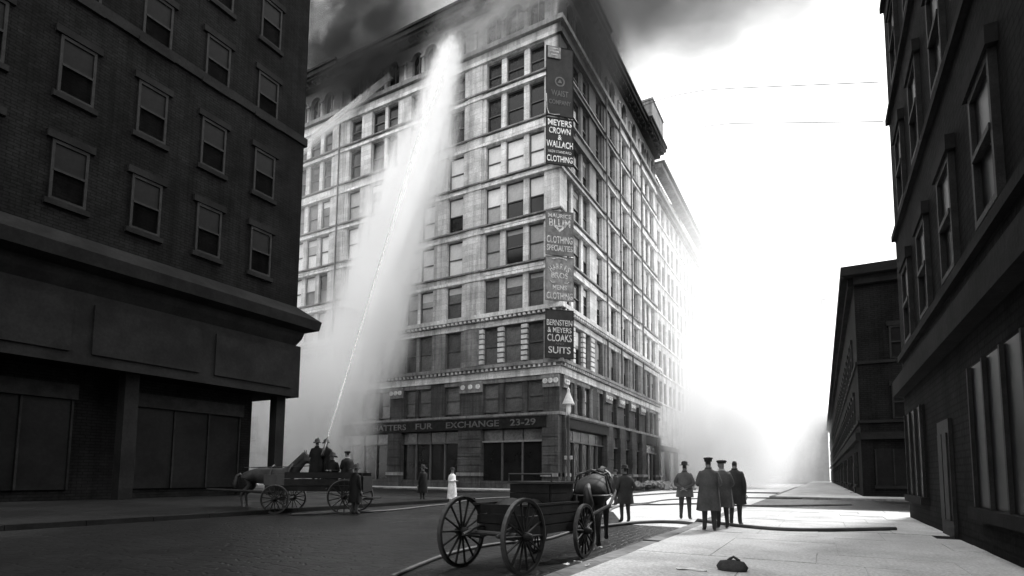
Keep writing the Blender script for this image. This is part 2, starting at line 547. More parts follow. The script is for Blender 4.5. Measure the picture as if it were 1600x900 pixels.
def facade(fn, rotz, cols, W_, side):
    for fl, (z0, z1) in FLO.items():
        for i, (a, b) in enumerate(cols):
            if side == 'L':
                tp, bt = lpane(fl, i)
            else:
                if fl >= 8:
                    tp, bt = 'glass', 'glass'
                elif fl == 2 and i == 2:
                    tp, bt = 'blind', 'blind'
                elif fl == 3 and i in (2, 3):
                    tp, bt = 'blind_grey', 'blind_grey'
                else:
                    tp, bt = random.choice((('glass_grey', 'glass_grey'), ('glass_grey', 'glass'), ('glass', 'glass'), ('blind_grey', 'glass')))
            window(bld, fn, rotz, a, b, z0, z1, -0.42, tp, bt, mm_blind=(fl in (4, 5, 6, 7) and tp != 'blind') or (side == 'R' and 2 < fl < 8))
    # piers and mullions, storeys four to nine, and again for the third and second
    edges = [0.0] + [x for c in cols for x in c] + [W_]
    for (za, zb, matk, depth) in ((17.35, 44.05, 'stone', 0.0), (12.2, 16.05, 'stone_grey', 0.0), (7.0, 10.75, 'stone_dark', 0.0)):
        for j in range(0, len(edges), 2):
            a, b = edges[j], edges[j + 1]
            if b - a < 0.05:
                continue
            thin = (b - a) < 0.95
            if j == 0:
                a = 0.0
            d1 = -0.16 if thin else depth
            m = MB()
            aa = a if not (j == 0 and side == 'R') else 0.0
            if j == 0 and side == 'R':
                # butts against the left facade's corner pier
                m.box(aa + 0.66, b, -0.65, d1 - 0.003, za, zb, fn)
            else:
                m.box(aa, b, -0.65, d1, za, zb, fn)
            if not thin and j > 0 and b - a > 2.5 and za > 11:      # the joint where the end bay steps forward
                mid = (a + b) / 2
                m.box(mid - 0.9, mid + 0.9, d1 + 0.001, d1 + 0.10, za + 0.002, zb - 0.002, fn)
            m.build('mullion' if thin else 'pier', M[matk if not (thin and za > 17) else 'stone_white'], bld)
    # spandrels between storeys, with a sill course above and a white lintel course below
    lev = sorted(FLO)
    s_start = 0.66 if side == 'R' else 0.003
    for a, b in zip(lev[2:], lev[3:]):
        z0, z1 = FLO[a][1], FLO[b][0]
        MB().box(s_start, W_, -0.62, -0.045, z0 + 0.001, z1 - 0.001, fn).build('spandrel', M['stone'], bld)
        m = MB()
        m.box(-0.2 if side == 'L' else 0.003, W_, -0.1, 0.2, z0 + 0.03, z0 + 0.30, fn)
        m.build('lintel_course', M['stone_white'], bld)
        m = MB()
        m.box(-0.26 if side == 'L' else 0.003, W_, -0.1, 0.26, z1 - 0.17, z1 - 0.02, fn)
        m.build('sill_course', M['stone_grey'], bld)
        # raised panel over each triple bay
        for (p0, p1) in ([(1.65, 8.3), (30.7, 37.1)] if side == 'L' else [(3.63, 11.58), (27.86, 33.9)]):
            MB().box(p0, p1, -0.05, 0.09, z0 + 0.42, z1 - 0.32, fn).build('panel', M['stone_white'], bld)
    MB().box(s_start, W_, -0.62, -0.02, 10.36, 12.24, fn).build('spandrel', M['stone_grey'], bld)
    MB().box(s_start, W_, -0.62, -0.02, 15.96, 17.44, fn).build('spandrel', M['stone_grey'], bld)
    MB().box(s_start, W_, -0.62, -0.03, 44.02, 46.0, fn).build('spandrel', M['stone'], bld)

    def course(name, z0, z1, d1, mat, ext=True, s0=None, s1=None):
        a = (-d1 if side == 'L' else 0.003) if s0 is None else s0
        return MB().box(a, W_ if s1 is None else s1, -0.1, d1, z0, z1, fn).build(name, M[mat], bld)

    course('frieze', 10.78, 11.45, 0.14, 'stone_white')
    course('cornice', 11.46, 11.75, 0.35, 'stone_grey')
    course('cornice', 11.755, 12.05, 0.6, 'stone_grey')
    course('architrave', 16.0, 16.55, 0.1, 'stone_white')
    course('cornice', 16.56, 16.85, 0.3, 'stone_grey')
    course('cornice', 16.855, 17.25, 0.62, 'stone')
    course('string_course', 44.1, 44.5, 0.28, 'stone_white')
    course('string_course', 44.55, 45.2, 0.14, 'stone')
    course('string_course', 45.25, 45.75, 0.5, 'stone_grey')
    course('string_course', 6.98, 7.25, 0.2, 'stone_grey')
    de = MB()
    s = 0.2
    while s < W_ - 0.3:
        de.box(s, s + 0.26, 0.3, 0.55, 16.6, 16.84, fn)
        de.box(s, s + 0.2, 0.35, 0.5, 11.5, 11.74, fn)
        s += 0.52
    tag(de.build('dentils', M['stone_white'], bld), kind='stuff')
    # banded blocks on the third-storey mullions
    edges2 = [(3.37, 3.98), (5.98, 6.6), (8.3, 9.2)] if side == 'L' else [(3.05, 3.63), (5.66, 6.27), (7.9, 8.9)]
    bm_ = None
    for a, b in edges2:
        for k in range(7):
            z = 12.35 + k * 0.52
            q = MB().box(a - 0.02, b + 0.02, -0.2, 0.08, z, z + 0.36, fn)
            q.build('stone_block', M['block'], bld)
    # tenth storey: round-headed openings between piers
    z0, zs, ztop = 46.02, 48.15, 49.9
    for i, (a, b) in enumerate(cols):
        r = (b - a) / 2
        cx = (a + b) / 2
        n = 12
        ring = []
        ext = 0.12
        m = MB()
        arc = [(cx - r * math.cos(PI * k / n), zs + min(r, 1.2) * math.sin(PI * k / n)) for k in range(n + 1)]
        for k in range(n):
            (x0, q0), (x1, q1) = arc[k], arc[k + 1]
            v = [fn(x0, -0.02, q0), fn(x1, -0.02, q1), fn(x1, -0.02, ztop), fn(x0, -0.02, ztop),
                 fn(x0, -0.6, q0), fn(x1, -0.6, q1), fn(x1, -0.6, ztop), fn(x0, -0.6, ztop)]
            c0 = len(m.v)
            m.v += v
            m.f += [tuple(c0 + t for t in q) for q in ((0, 1, 2, 3), (4, 7, 6, 5), (0, 4, 5, 1), (2, 6, 7, 3))]
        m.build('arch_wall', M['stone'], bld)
        m = MB()
        rr = min(r, 1.2)
        ringo = [[(cx - (r + t) * math.cos(PI * k / n), d, zs + (rr + t) * math.sin(PI * k / n)) for (t, d) in ((-0.03, -0.02), (0.2, -0.02), (0.2, 0.12), (-0.03, 0.12))] for k in range(n + 1)]
        m.rings([[fn(x, d, z) for (x, d, z) in q] for q in ringo])
        m.build('arch_moulding', M['stone_white'], bld)
        w = MB().box(a, b, -0.5, -0.42, z0, zs + rr, fn).build('window', M['glass'], bld)
        MB().box(cx - 0.05, cx + 0.05, -0.42, -0.36, z0, zs + rr, fn).build('sash_bar', M['frame'], w)
    for j in range(0, len(edges), 2):
        a, b = edges[j], edges[j + 1]
        m = MB()
        m.box(a + (0.66 if (j == 0 and side == 'R') else 0), b, -0.65, 0.0, z0, ztop, fn)
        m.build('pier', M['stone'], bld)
        if j > 0 and b - a < 3.2:
            c = MB()
            cxx = (a + b) / 2
            p = fn(cxx, 0.06, 0)
            c.tube([(p[0], p[1], z0), (p[0], p[1], zs - 0.3)], [0.2, 0.17], 8)
            c.box(cxx - 0.26, cxx + 0.26, 0.0, 0.3, zs - 0.298, zs - 0.02, fn)
            c.build('column', M['stone_white'], bld)
    # great cornice, stepping forward over the end bays
    pav = [(0, 10.2), (27.0, W_)] if side == 'R' else [(0, 10.2), (28.7, W_)]
    segs = [(pav[0][0], pav[0][1], 0.45), (pav[0][1], pav[1][0], 0.0), (pav[1][0], pav[1][1], 0.45)]
    for (a, b, e) in segs:
        first = a == 0
        for (zz0, zz1, dd) in ((49.9, 50.25, 0.35), (50.25, 50.5, 0.95), (50.5, 51.0, 1.25), (51.0, 51.3, 1.45)):
            dd += e
            aa = (-dd if side == 'L' else 0.003) if first else a
            bb = b + (0.3 if not first and e else 0)
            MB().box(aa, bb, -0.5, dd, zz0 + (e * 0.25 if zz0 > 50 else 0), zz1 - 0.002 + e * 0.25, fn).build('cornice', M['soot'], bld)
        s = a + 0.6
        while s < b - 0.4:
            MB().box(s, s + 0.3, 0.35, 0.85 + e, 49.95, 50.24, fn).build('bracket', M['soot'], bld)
            s += 1.25


facade(LF, 0.0, LC, LW, 'L')
facade(RF, PI / 2, RC, RW_, 'R')


def drainpipe(fn, s, z0, z1):
    m = MB()
    a, b = fn(s, 0.36, z0), fn(s, 0.36, z1)
    m.tube([a, b], 0.10, 8)
    z = z0 + 2
    while z < z1:
        p = fn(s, 0.36, z)
        m.tube([(p[0], p[1], z), (p[0], p[1], z + 0.18)], 0.13, 8)
        z += 4.7
    m.build('drainpipe', M['pipe'], bld)


drainpipe(LF, 29.1, 12.3, 44.0)
for s in (12.3, 17.2, 21.7, 26.4):
    drainpipe(RF, s, 12.3, 46.0)

# street storey: shop fronts
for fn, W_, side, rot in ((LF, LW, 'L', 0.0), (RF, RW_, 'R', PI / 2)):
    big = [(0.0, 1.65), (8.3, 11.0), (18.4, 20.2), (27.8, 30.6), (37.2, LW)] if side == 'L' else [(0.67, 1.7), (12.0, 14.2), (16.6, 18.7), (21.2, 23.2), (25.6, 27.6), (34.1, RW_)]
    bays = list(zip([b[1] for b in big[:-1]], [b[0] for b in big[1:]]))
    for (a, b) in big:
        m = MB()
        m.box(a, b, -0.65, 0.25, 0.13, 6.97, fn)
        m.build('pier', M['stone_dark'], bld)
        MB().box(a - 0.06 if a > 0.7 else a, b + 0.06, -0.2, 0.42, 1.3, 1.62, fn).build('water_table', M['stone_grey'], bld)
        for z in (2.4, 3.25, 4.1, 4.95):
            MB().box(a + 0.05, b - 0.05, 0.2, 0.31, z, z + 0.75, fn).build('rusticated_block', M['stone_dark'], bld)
        # second-storey capital
        MB().box(a, b, 0.001, 0.2, 9.55, 10.7, fn).build('capital', M['stone_grey'], bld)
        for q in range(3):
            c = a + (b - a) * (q + 0.5) / 3
            p = fn(c, 0.24, 10.1)
            mm = MB()
            mm.rings([[fn(c + rr * math.cos(2 * PI * k / 10), dd, 10.12 + rr * math.sin(2 * PI * k / 10)) for k in range(10)] for rr, dd in ((0.26, 0.2), (0.24, 0.29), (0.1, 0.29), (0.09, 0.24))])
            mm.build('rosette', M['stone_white'], bld)
    for (a, b) in bays:
        n = max(1, int(round((b - a) / 2.1)))
        MB().box(a, b, -0.65, -0.05, 0.13, 0.85, fn).build('stall_riser', M['stone_dark'], bld)
        MB().box(a, b, -0.65, 0.02, 5.75, 6.97, fn).build('fascia', M['wood_dark'], bld)
        MB().box(a, b, -0.3, -0.08, 4.56, 4.72, fn).build('transom', M['frame_pale' if side == 'L' and a < 3 else 'frame'], bld)
        for i in range(n):
            s0, s1 = a + (b - a) * i / n, a + (b - a) * (i + 1) / n
            w = MB().box(s0 + 0.07, s1 - 0.07, -0.36, -0.3, 0.85, 4.56, fn).build('shop_window', M['glass'], bld)
            MB().box(s0 + 0.07, s1 - 0.07, -0.36, -0.3, 4.72, 5.75, fn).build('pane', M['glass_grey'], w)
            MB().box(s0 - 0.07, s0 + 0.07, -0.4, -0.1, 0.85, 4.56, fn).build('mullion', M['frame'], bld)
        for i in range(1, n):
            c = a + (b - a) * i / n
            p = fn(c, -0.02, 0)
            if side == 'R':
                MB().tube([(p[0], p[1], 7.26), (p[0], p[1], 7.5), (p[0], p[1], 10.2), (p[0], p[1], 10.35)], [0.26, 0.2, 0.17, 0.28], 10).build('column', M['stone_grey'], bld, True)

MB().box(-4.0, 1.78, 27.4, 33.4, 51.45, 54.0).build('parapet_block', M['stone_grey'], bld)
MB().box(-4.1, 1.9, 27.3, 33.5, 54.0, 54.3).build('parapet_coping', M['stone_grey'], bld)
# two tracked stains of pale wet on the base are left to the material; the neighbouring parapet box on the roof
MB().box(-6.0, -2.0, 6, 12, 50.6, 53.2).build('roof_house', M['stone_grey'], bld)


# ------------------------------------------------------------------ lettering
def text_obj(txt, w, h, depth, name='lettering'):
    cu = bpy.data.curves.new('t', 'FONT')
    cu.body = txt
    cu.extrude = 0.01
    cu.offset = 0.012
    cu.resolution_u = 3
    ob = bpy.data.objects.new('t', cu)
    COL.objects.link(ob)
    bpy.context.view_layer.update()
    dg = bpy.context.evaluated_depsgraph_get()
    me = bpy.data.meshes.new_from_object(ob.evaluated_get(dg))
    bpy.data.objects.remove(ob)
    bpy.data.curves.remove(cu)
    xs = [v.co.x for v in me.vertices]
    ys = [v.co.y for v in me.vertices]
    zs = [v.co.z for v in me.vertices]
    x0, x1, y0, y1 = min(xs), max(xs), min(ys), max(ys)
    for v in me.vertices:
        v.co = ((v.co.x - (x0 + x1) / 2) / (x1 - x0) * w, -(v.co.z - min(zs)) / (max(zs) - min(zs)) * depth, (v.co.y - (y0 + y1) / 2) / (y1 - y0) * h)
    me.materials.clear()
    me.name = name
    return me


SD = Vector((0.743, 0.669, 0))       # along the diagonal boards
SN = Vector((0.669, -0.743, 0))
S_ROT = math.atan2(SD.y, SD.x)


def board_pt(px, off):
    d = CR * ((px - 803.08) / 863.94) + CF
    k = (off - CAMP.dot(SN)) / d.dot(SN)
    return CAMP + d * k


PA, PB = board_pt(851.5, 0.62), board_pt(896.5, 0.62)
SW = (Vector((PB.x - PA.x, PB.y - PA.y, 0))).length
SC = (PA + PB) / 2


def board_z(py):
    d = CR * ((873 - 803.08) / 863.94) + CU * ((667.88 - py) / 863.94) + CF
    k = (0.62 - CAMP.dot(SN)) / d.dot(SN)
    return (CAMP + d * k).z


def corner_sign(label, y0, y1, mat, lines, lmat, extras=None, arc=None):
    z1, z0 = board_z(y0), board_z(y1)
    H = z1 - z0
    t = thing('sign_board', label, 'sign', (SC.x, SC.y, z0), S_ROT)
    MB().box(-SW / 2, SW / 2, 0, 0.06, 0, H).build('board', M[mat], t)
    f = MB()
    for (a, b, c, d) in ((-SW / 2, -SW / 2 + 0.06, 0, H), (SW / 2 - 0.06, SW / 2, 0, H), (-SW / 2 + 0.06, SW / 2 - 0.06, 0, 0.06), (-SW / 2 + 0.06, SW / 2 - 0.06, H - 0.06, H)):
        f.box(a, b, -0.035, -0.001, c, d)
    f.build('moulding', M['trim_dark' if mat == 'sign_dark' else 'sign_grey'], t)
    b = MB()
    for zz in (H * 0.15, H * 0.85):
        b.box(-SW * 0.42, -SW * 0.38, 0.06, 0.6, zz, zz + 0.06)
        b.box(SW * 0.38, SW * 0.42, 0.06, 0.6, zz, zz + 0.06)
    b.build('bracket', M['iron'], t)
    for (txt, fy, fw, fh, lm) in lines:
        me = text_obj(txt, SW * fw, H * fh, 0.025)
        o = new_obj('lettering', me, M[lm or lmat], t)
        o.location = (0, -0.002, H * (1 - fy))
    if arc:
        txt, fy, rad, fh, lm = arc
        n = len(txt)
        for i, ch in enumerate(txt):
            a = (i - (n - 1) / 2) * 0.27
            me = text_obj(ch, 0.27 if ch != 'I' else 0.1, H * fh, 0.025)
            o = new_obj('lettering', me, M[lm], t)
            o.location = (rad * math.sin(a), -0.002, H * (1 - fy) - rad * (1 - math.cos(a)))
            o.rotation_euler = (0, a, 0)
    if extras:
        extras(t, H)
    return t


def emblem_round(t, H):
    c = H * (1 - 0.50)
    m = MB()
    ring = [[(rr * math.cos(2 * PI * k / 24), dd, c + rr * math.sin(2 * PI * k / 24)) for k in range(24)] for rr, dd in ((0.36, 0.0), (0.36, -0.03), (0.5, -0.03), (0.5, 0.0))]
    m.rings(ring + [ring[0]], cap0=False, cap1=False)
    m.build('emblem_ring', M['letter_soot'], t)
    m = MB()
    tri = [(0.27 * math.sin(2 * PI * k / 3), c + 0.27 * math.cos(2 * PI * k / 3)) for k in range(3)]
    m.rings([[(x, d, z) for x, z in tri] for d in (0.0, -0.03)])
    m.build('emblem_triangle', M['letter_soot'], t)
    # the paler plaque wired over the top of the board
    m = MB().box(-SW * 0.45, SW * 0.02, -0.12, -0.06, H * 0.82, H * 0.985)
    p = m.build('plaque', M['sign_pale'], t)
    for k, ww in enumerate((0.75, 0.9, 0.6)):
        z = H * (0.955 - k * 0.045)
        MB().box(-SW * 0.215 - 0.5 * ww, -SW * 0.215 + 0.5 * ww, -0.14, -0.121, z, z + 0.07).build('painted_line', M['letter_dim'], p)
    pts = [(-SW * 0.5 + 0.02, -0.03, H * 0.30), (-SW * 0.47, -0.03, H * 0.1), (-SW * 0.4, -0.03, 0.14), (-SW * 0.22, -0.03, 0.10), (SW * 0.0, -0.03, 0.2)]
    MB().tube(pts, 0.035, 6).build('painted_scroll', M['letter_dim'], t)


def emblem_tri(t, H):
    c = H * (1 - 0.40)
    m = MB()
    for sgn in (-1, 1):
        m.rings([[(0, d, c - 0.34), (sgn * 0.62, d, c + 0.26), (sgn * 0.3, d, c + 0.26), (0, d, c - 0.08)] for d in (0.0, -0.03)])
    m.rings([[(-0.29, d, c + 0.17), (0.29, d, c + 0.17), (0.29, d, c + 0.26), (-0.29, d, c + 0.26)] for d in (0.0, -0.031)])
    m.build('emblem', M['letter_dim'], t)


def scroll(t, H):
    pts = [(-0.7 + 1.4 * k / 8, -0.02, H * 0.93 + 0.16 * math.sin(PI * k / 8)) for k in range(9)]
    MB().tube(pts, 0.05, 6).build('painted_scroll', M['letter_dim'], t)
    for k in (-0.9, 0.9):
        MB().tube([(k, -0.02, H * 0.44), (k * 0.8, -0.02, H * 0.40), (k * 0.5, -0.02, H * 0.41)], 0.04, 6).build('painted_scroll', M['letter_dim'], t)


corner_sign('uppermost soot-blackened corner sign with faint round emblem', 74, 182, 'sign_dark',
            [('WAIST', 0.67, 0.62, 0.085, None), ('COMPANY', 0.80, 0.80, 0.065, None)], 'letter_soot', emblem_round)
corner_sign('black corner sign lettered MEYERS CROWN & WALLACH CLOTHING', 185, 258, 'sign_dark',
            [('MEYERS', 0.10, 0.86, 0.13, None), ('CROWN', 0.27, 0.78, 0.13, None), ('&', 0.41, 0.13, 0.11, None), ('WALLACH', 0.56, 0.97, 0.14, None),
             ('HIGH STANDARD', 0.72, 0.84, 0.055, 'letter_dim'), ('CLOTHING', 0.87, 0.93, 0.13, None)], 'letter')
corner_sign('grey corner sign lettered MAURICE BLUM CLOTHING SPECIALTIES with a triangle', 330, 399, 'sign_grey',
            [('MAURICE', 0.11, 0.82, 0.09, 'letter_dim'), ('BLUM', 0.27, 0.76, 0.17, None), ('CLOTHING', 0.65, 0.92, 0.16, None), ('SPECIALTIES', 0.84, 0.92, 0.13, None)], 'letter_dim', emblem_tri)
corner_sign('faded pale corner sign lettered HARRIS BROS MENS CLOTHING', 401, 470, 'sign_pale',
            [('BROS', 0.43, 0.58, 0.13, None), ('MENS', 0.70, 0.5, 0.11, None), ('CLOTHING', 0.89, 0.92, 0.15, None)], 'letter_dim', scroll, arc=('HARRIS', 0.22, 1.35, 0.13, 'letter_dim'))
corner_sign('lowest dark corner sign lettered BERNSTEIN & MEYERS CLOAKS AND SUITS', 484, 560, 'sign_dark',
            [('BERNSTEIN', 0.27, 0.9, 0.12, 'letter_dim'), ('& MEYERS', 0.42, 0.84, 0.11, 'letter_dim'), ('CLOAKS', 0.58, 0.86, 0.15, None),
             ('AND', 0.70, 0.3, 0.05, 'letter_soot'), ('SUITS', 0.83, 0.78, 0.14, None)], 'letter_dim')

t = thing('shop_sign', 'long dark fascia board above the shop windows lettered THE HATTERS FUR EXCHANGE', 'sign', (-13.5, -0.28, 5.85))
MB().box(-12.3, 12.3, -0.08, 0.0, 0, 1.05).build('board', M['wood_dark'], t)
MB().box(-12.4, 12.4, -0.16, 0.0, 1.052, 1.16).build('moulding', M['stone_dark'], t)
for txt, xx, w in (('THE', -10.6, 1.9), ('HATTERS', -6.4, 4.6), ('FUR', -1.7, 2.2), ('EXCHANGE', 4.2, 6.2), ('23-29', 9.9, 2.7)):
    o = new_obj('lettering', text_obj(txt, w, 0.62, 0.04), M['letter_fascia'], t)
    o.location = (xx, -0.082, 0.52)
t = thing('shop_sign', 'short dark fascia board round the corner behind the street lamp', 'sign', (0.3, 6.9, 5.8), PI / 2)
MB().box(-5.8, 5.4, -0.1, 0.0, 0, 0.95).build('board', M['wood_dark'], t)
MB().box(-5.9, 5.5, -0.18, 0.0, 0.952, 1.06).build('moulding', M['stone_dark'], t)


# ------------------------------------------------------------------ neighbouring buildings
def plain_building(name, label, x0, x1, y0, y1, h, mat, trim, faces, pitch=4.2, wsz=(1.3, 2.3), gap=2.9, cornice=0.8, first=4.8, panes=('glass', 'glass'), offs=1.0):
    """faces: list of 'E','S','W','N' that get windows"""
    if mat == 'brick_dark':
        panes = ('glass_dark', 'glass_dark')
    b = thing(name, label, 'building', (0, 0, 0))
    MB().box(x0, x1, y0, y1, -0.2, h).build('wall', M[mat], b)
    MB().box(x0 + 0.2, x1 - 0.2, y0 + 0.2, y1 - 0.2, h, h + 0.12).build('roof', M['trim_dark'], b)
    for fc in faces:
        if fc == 'E':
            fn = lambda s, d, z: (x1 + d, y0 + s, z)
            L, rot = y1 - y0, PI / 2
        elif fc == 'W':
            fn = lambda s, d, z: (x0 - d, y1 - s, z)
            L, rot = y1 - y0, -PI / 2
        elif fc == 'S':
            fn = lambda s, d, z: (x0 + s, y0 - d, z)
            L, rot = x1 - x0, 0
        else:
            fn = lambda s, d, z: (x1 - s, y1 + d, z)
            L, rot = x1 - x0, PI
        e = cornice
        MB().box(-e if fc in 'SN' else 0.003, L + (e if fc in 'SN' else 0) - (0.003 if fc in 'EW' else 0), 0.001, e, h - 0.7, h - 0.05, fn).build('cornice', M[trim], b)
        MB().box(0.003, L - 0.003, 0.001, e * 0.45, h - 1.3, h - 0.72, fn).build('cornice', M[trim], b)
        MB().box(0.003, L - 0.003, 0.001, 0.3, first - 0.7, first - 0.2, fn).build('string_course', M[trim], b)
        n = int((L - 2 * offs) / gap)
        if mat == 'brick_dark':
            for i in range(int(L / 4.4)):
                s = 0.8 + 4.4 * i
                if i % 3 == 1:
                    dr = MB().box(s + 0.9, s + 2.2, 0.001, 0.07, 0.14, 2.7, fn).build('door', M['wood_dark'], b)
                    for q in range(2):
                        MB().box(s + 1.05 + q * 0.55, s + 1.5 + q * 0.55, 0.07, 0.10, 0.5, 2.4, fn).build('door_panel', M['wood_dark'], dr)
                    MB().box(s + 0.7, s + 2.4, 0.001, 0.4, -0.1, 0.14, fn).build('door_step', M['trim_dark'], b)
                else:
                    w_ = MB().box(s, s + 3.2, 0.001, 0.06, 0.9, 3.4, fn).build('shop_window', M['glass_dark'], b)
                    for q in range(4):
                        MB().box(s + q * 1.04, s + q * 1.04 + 0.08, 0.061, 0.12, 0.9, 3.4, fn).build('glazing_bar', M['wood_dark'], w_)
                    MB().box(s - 0.1, s + 3.3, 0.001, 0.2, 0.7, 0.898, fn).build('sill', M['trim_dark'], b)
        for fl in range(int((h - first - 1.5) / pitch)):
            z = first + 0.7 + fl * pitch
            MB().box(0.004, L - 0.004, 0.001, 0.12, z - 0.25, z - 0.05, fn).build('sill_course', M[trim], b)
            for i in range(n):
                s = offs + gap * i + (gap - wsz[0]) / 2
                ww = MB()
                window(b, fn, rot, s, s + wsz[0], z, z + wsz[1], 0.06, panes[0], panes[1], 'wood_dark' if mat == 'brick_dark' else 'frame')
                MB().box(s - 0.12, s + wsz[0] + 0.12, 0.001, 0.16, z + wsz[1] + 0.002, z + wsz[1] + 0.3, fn).build('lintel', M[trim], b)
    return b


# second building up the right-hand street
def second_building():
    b = thing('loft_building', 'second pale loft building beyond the corner block with paired windows fading into mist', 'building')
    x, y0, y1, h = -0.25, RW_ + 0.1, 74.0, 49.0
    MB().box(-30, x - 0.5, y0, y1, 0, h).build('wall', M['stone_grey'], b)
    MB().box(-29, x - 1, y0 + 0.5, y1 - 0.5, h, h + 0.2).build('roof', M['trim_dark'], b)
    fn = lambda s, d, z: (x + d, s, z)
    pairs = [37.0 + 6.25 * k for k in range(6)]
    zs = [(12.6, 15.9), (17.2, 20.6), (21.9, 25.3), (26.6, 30.0), (31.3, 34.7), (36.2, 39.6), (41.0, 44.0)]
    cols = []
    for p in pairs:
        cols += [(p, p + 1.7), (p + 2.75, p + 4.45)]
    ed = [y0] + [q for c in cols for q in c] + [y1]
    for j in range(0, len(ed), 2):
        MB().box(ed[j], ed[j + 1], -0.5, 0.0, 6, 45, fn).build('pier', M['stone'], b)
    lo = 6
    for (a, c) in zs + [(45.0, 49)]:
        MB().box(y0 + 0.01, y1 - 0.01, -0.48, -0.06, lo, a, fn).build('spandrel', M['stone'], b)
        MB().box(y0 + 0.01, y1 - 0.01, -0.1, 0.14, a - 0.3, a - 0.05, fn).build('sill_course', M['stone_white'], b)
        lo = c
    for (a, c) in zs:
        for s0, s1 in cols:
            window(b, fn, PI / 2, s0, s1, a, c, -0.35, 'glass_grey', 'glass_grey')
    MB().box(y0 + 0.01, y1, -0.1, 0.9, 44.9, 45.6, fn).build('cornice', M['stone_grey'], b)
    MB().box(y0 + 0.01, y1, -0.1, 0.5, 44.4, 44.89, fn).build('cornice', M['stone_grey'], b)
    for s0, s1 in cols:          # attic storey of round-headed lights
        n = 8
        r = (s1 - s0) / 2
        w = MB()
        outline = [(s0, 45.65)] + [((s0 + s1) / 2 - r * math.cos(PI * k / n), 47.2 + r * math.sin(PI * k / n)) for k in range(n + 1)] + [(s1, 45.65)]
        w.rings([[fn(s, d, z) for s, z in outline] for d in (-0.1, -0.03)])
        w.build('window', M['glass_grey'], b)
    MB().box(y0 + 0.01, y1, -0.1, 1.3, 48.4, 49.1, fn).build('cornice', M['stone_grey'], b)
    MB().box(y0 + 0.01, y1, -0.1, 1.7, 49.1, 49.5, fn).build('cornice', M['stone'], b)
    # chimney stack on the roof edge
    c = MB().box(-3.2, -1.2, 58, 60.5, 49.2, 53.0).build('chimney', M['stone_grey'], b)
    MB().box(-3.4, -1.0, 57.8, 60.7, 53.0, 53.4).build('chimney_cap', M['stone_grey'], c)
    for s0, s1 in ((36.5, 42), (43, 48), (49, 56), (57, 64), (65, 73)):
        MB().box(s0, s1, -0.5, -0.3, 0.2, 5.3, fn).build('shop_window', M['glass'], b)
    MB().box(y0 + 0.01, y1, -0.48, 0.35, 5.3, 6.0, fn).build('fascia', M['stone_dark'], b)
    for s in (35.6, 42.2, 48.3, 56.3, 64.2, 73.2):
        MB().box(s, s + 0.7, -0.48, 0.1, 0, 5.3, fn).build('pier', M['stone_dark'], b)
    return b


second_building()

# near-left building: its dark street corner fills the left of the picture
NX, NY = -7.2, -23.2
nb = thing('near_building', 'near dark building at the left edge with a jutting cornice over its ground storey', 'building')
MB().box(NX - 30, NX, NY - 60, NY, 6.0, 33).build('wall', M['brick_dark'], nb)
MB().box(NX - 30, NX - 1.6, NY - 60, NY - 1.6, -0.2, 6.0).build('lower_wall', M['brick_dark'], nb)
MB().box(NX - 30.5, NX + 0.5, NY - 60, NY + 0.5, 33, 34).build('cornice', M['trim_dark'], nb)
prof = [(0.0, 9.15), (0.25, 9.6), (0.35, 10.0), (0.95, 10.2), (1.05, 10.75), (0.0, 11.6)]
m = MB()
m.rings([[(NX + d + 0.001, NY + d, z) for d, z in prof], [(NX - 30, NY + d, z) for d, z in prof]])
m.rings([[(NX + d, NY + d + 0.001, z) for d, z in prof], [(NX + d, NY - 60, z) for d, z in prof]])
m.build('cornice', M['trim_dark'], nb)
MB().box(NX - 30, NX + 0.22, NY - 60, NY + 0.22, 6.001, 9.14).build('fascia', M['trim_dark'], nb)
for k in range(9):
    MB().box(NX + 0.221, NX + 0.3, NY - 5.2 - 5.6 * k, NY - 0.4 - 5.6 * k, 6.5, 8.7).build('panel', M['trim_dark'], nb)
for k in range(7):
    MB().box(NX - 0.9, NX - 0.3, NY - 8.2 * k - 0.9, NY - 8.2 * k - 0.3, 0, 6.0).build('column', M['trim_dark'], nb)
MB().box(NX - 30, NX + 0.15, NY - 60, NY + 0.15, 22.0, 22.5).build('string_course', M['trim_dark'], nb)
for fl in range(4):
    z = 12.8 + fl * 4.7
    for k in range(9):
        s0 = 60 - 3.4 - 3.1 * k
        nf = lambda s, d, zz: (NX + d, NY - 60 + s, zz)
        window(nb, nf, PI / 2, s0, s0 + 1.35, z, z + 2.6, 0.05, 'glass_dark', 'glass_dark', 'wood_dark')
        MB().box(s0 - 0.15, s0 + 1.5, 0.001, 0.18, z - 0.26, z - 0.02, nf).build('sill', M['trim_dark'], nb)
        MB().box(s0 - 0.2, s0 + 1.55, 0.001, 0.16, z + 2.62, z + 2.95, nf).build('lintel', M['trim_dark'], nb)
for k in range(6):
    y0_ = NY - 8.2 * k - 2.4
    w_ = MB().box(NX - 1.598, NX - 1.5, y0_ - 5.6, y0_, 0.6, 4.6).build('shop_window', M['glass_dark'], nb)
    for q in range(4):
        MB().box(NX - 1.5, NX - 1.42, y0_ - 5.6 + q * 1.84, y0_ - 5.52 + q * 1.84, 0.6, 4.6).build('mullion', M['wood_dark'], w_)
    MB().box(NX - 1.598, NX - 1.3, y0_ - 5.7, y0_ + 0.1, 4.62, 5.3).build('fascia', M['wood_dark'], nb)
MB().box(NX - 29, NX - 1.9, NY - 59, NY - 1.9, 0.0, 0.13).build('step', M['trim_dark'], nb)

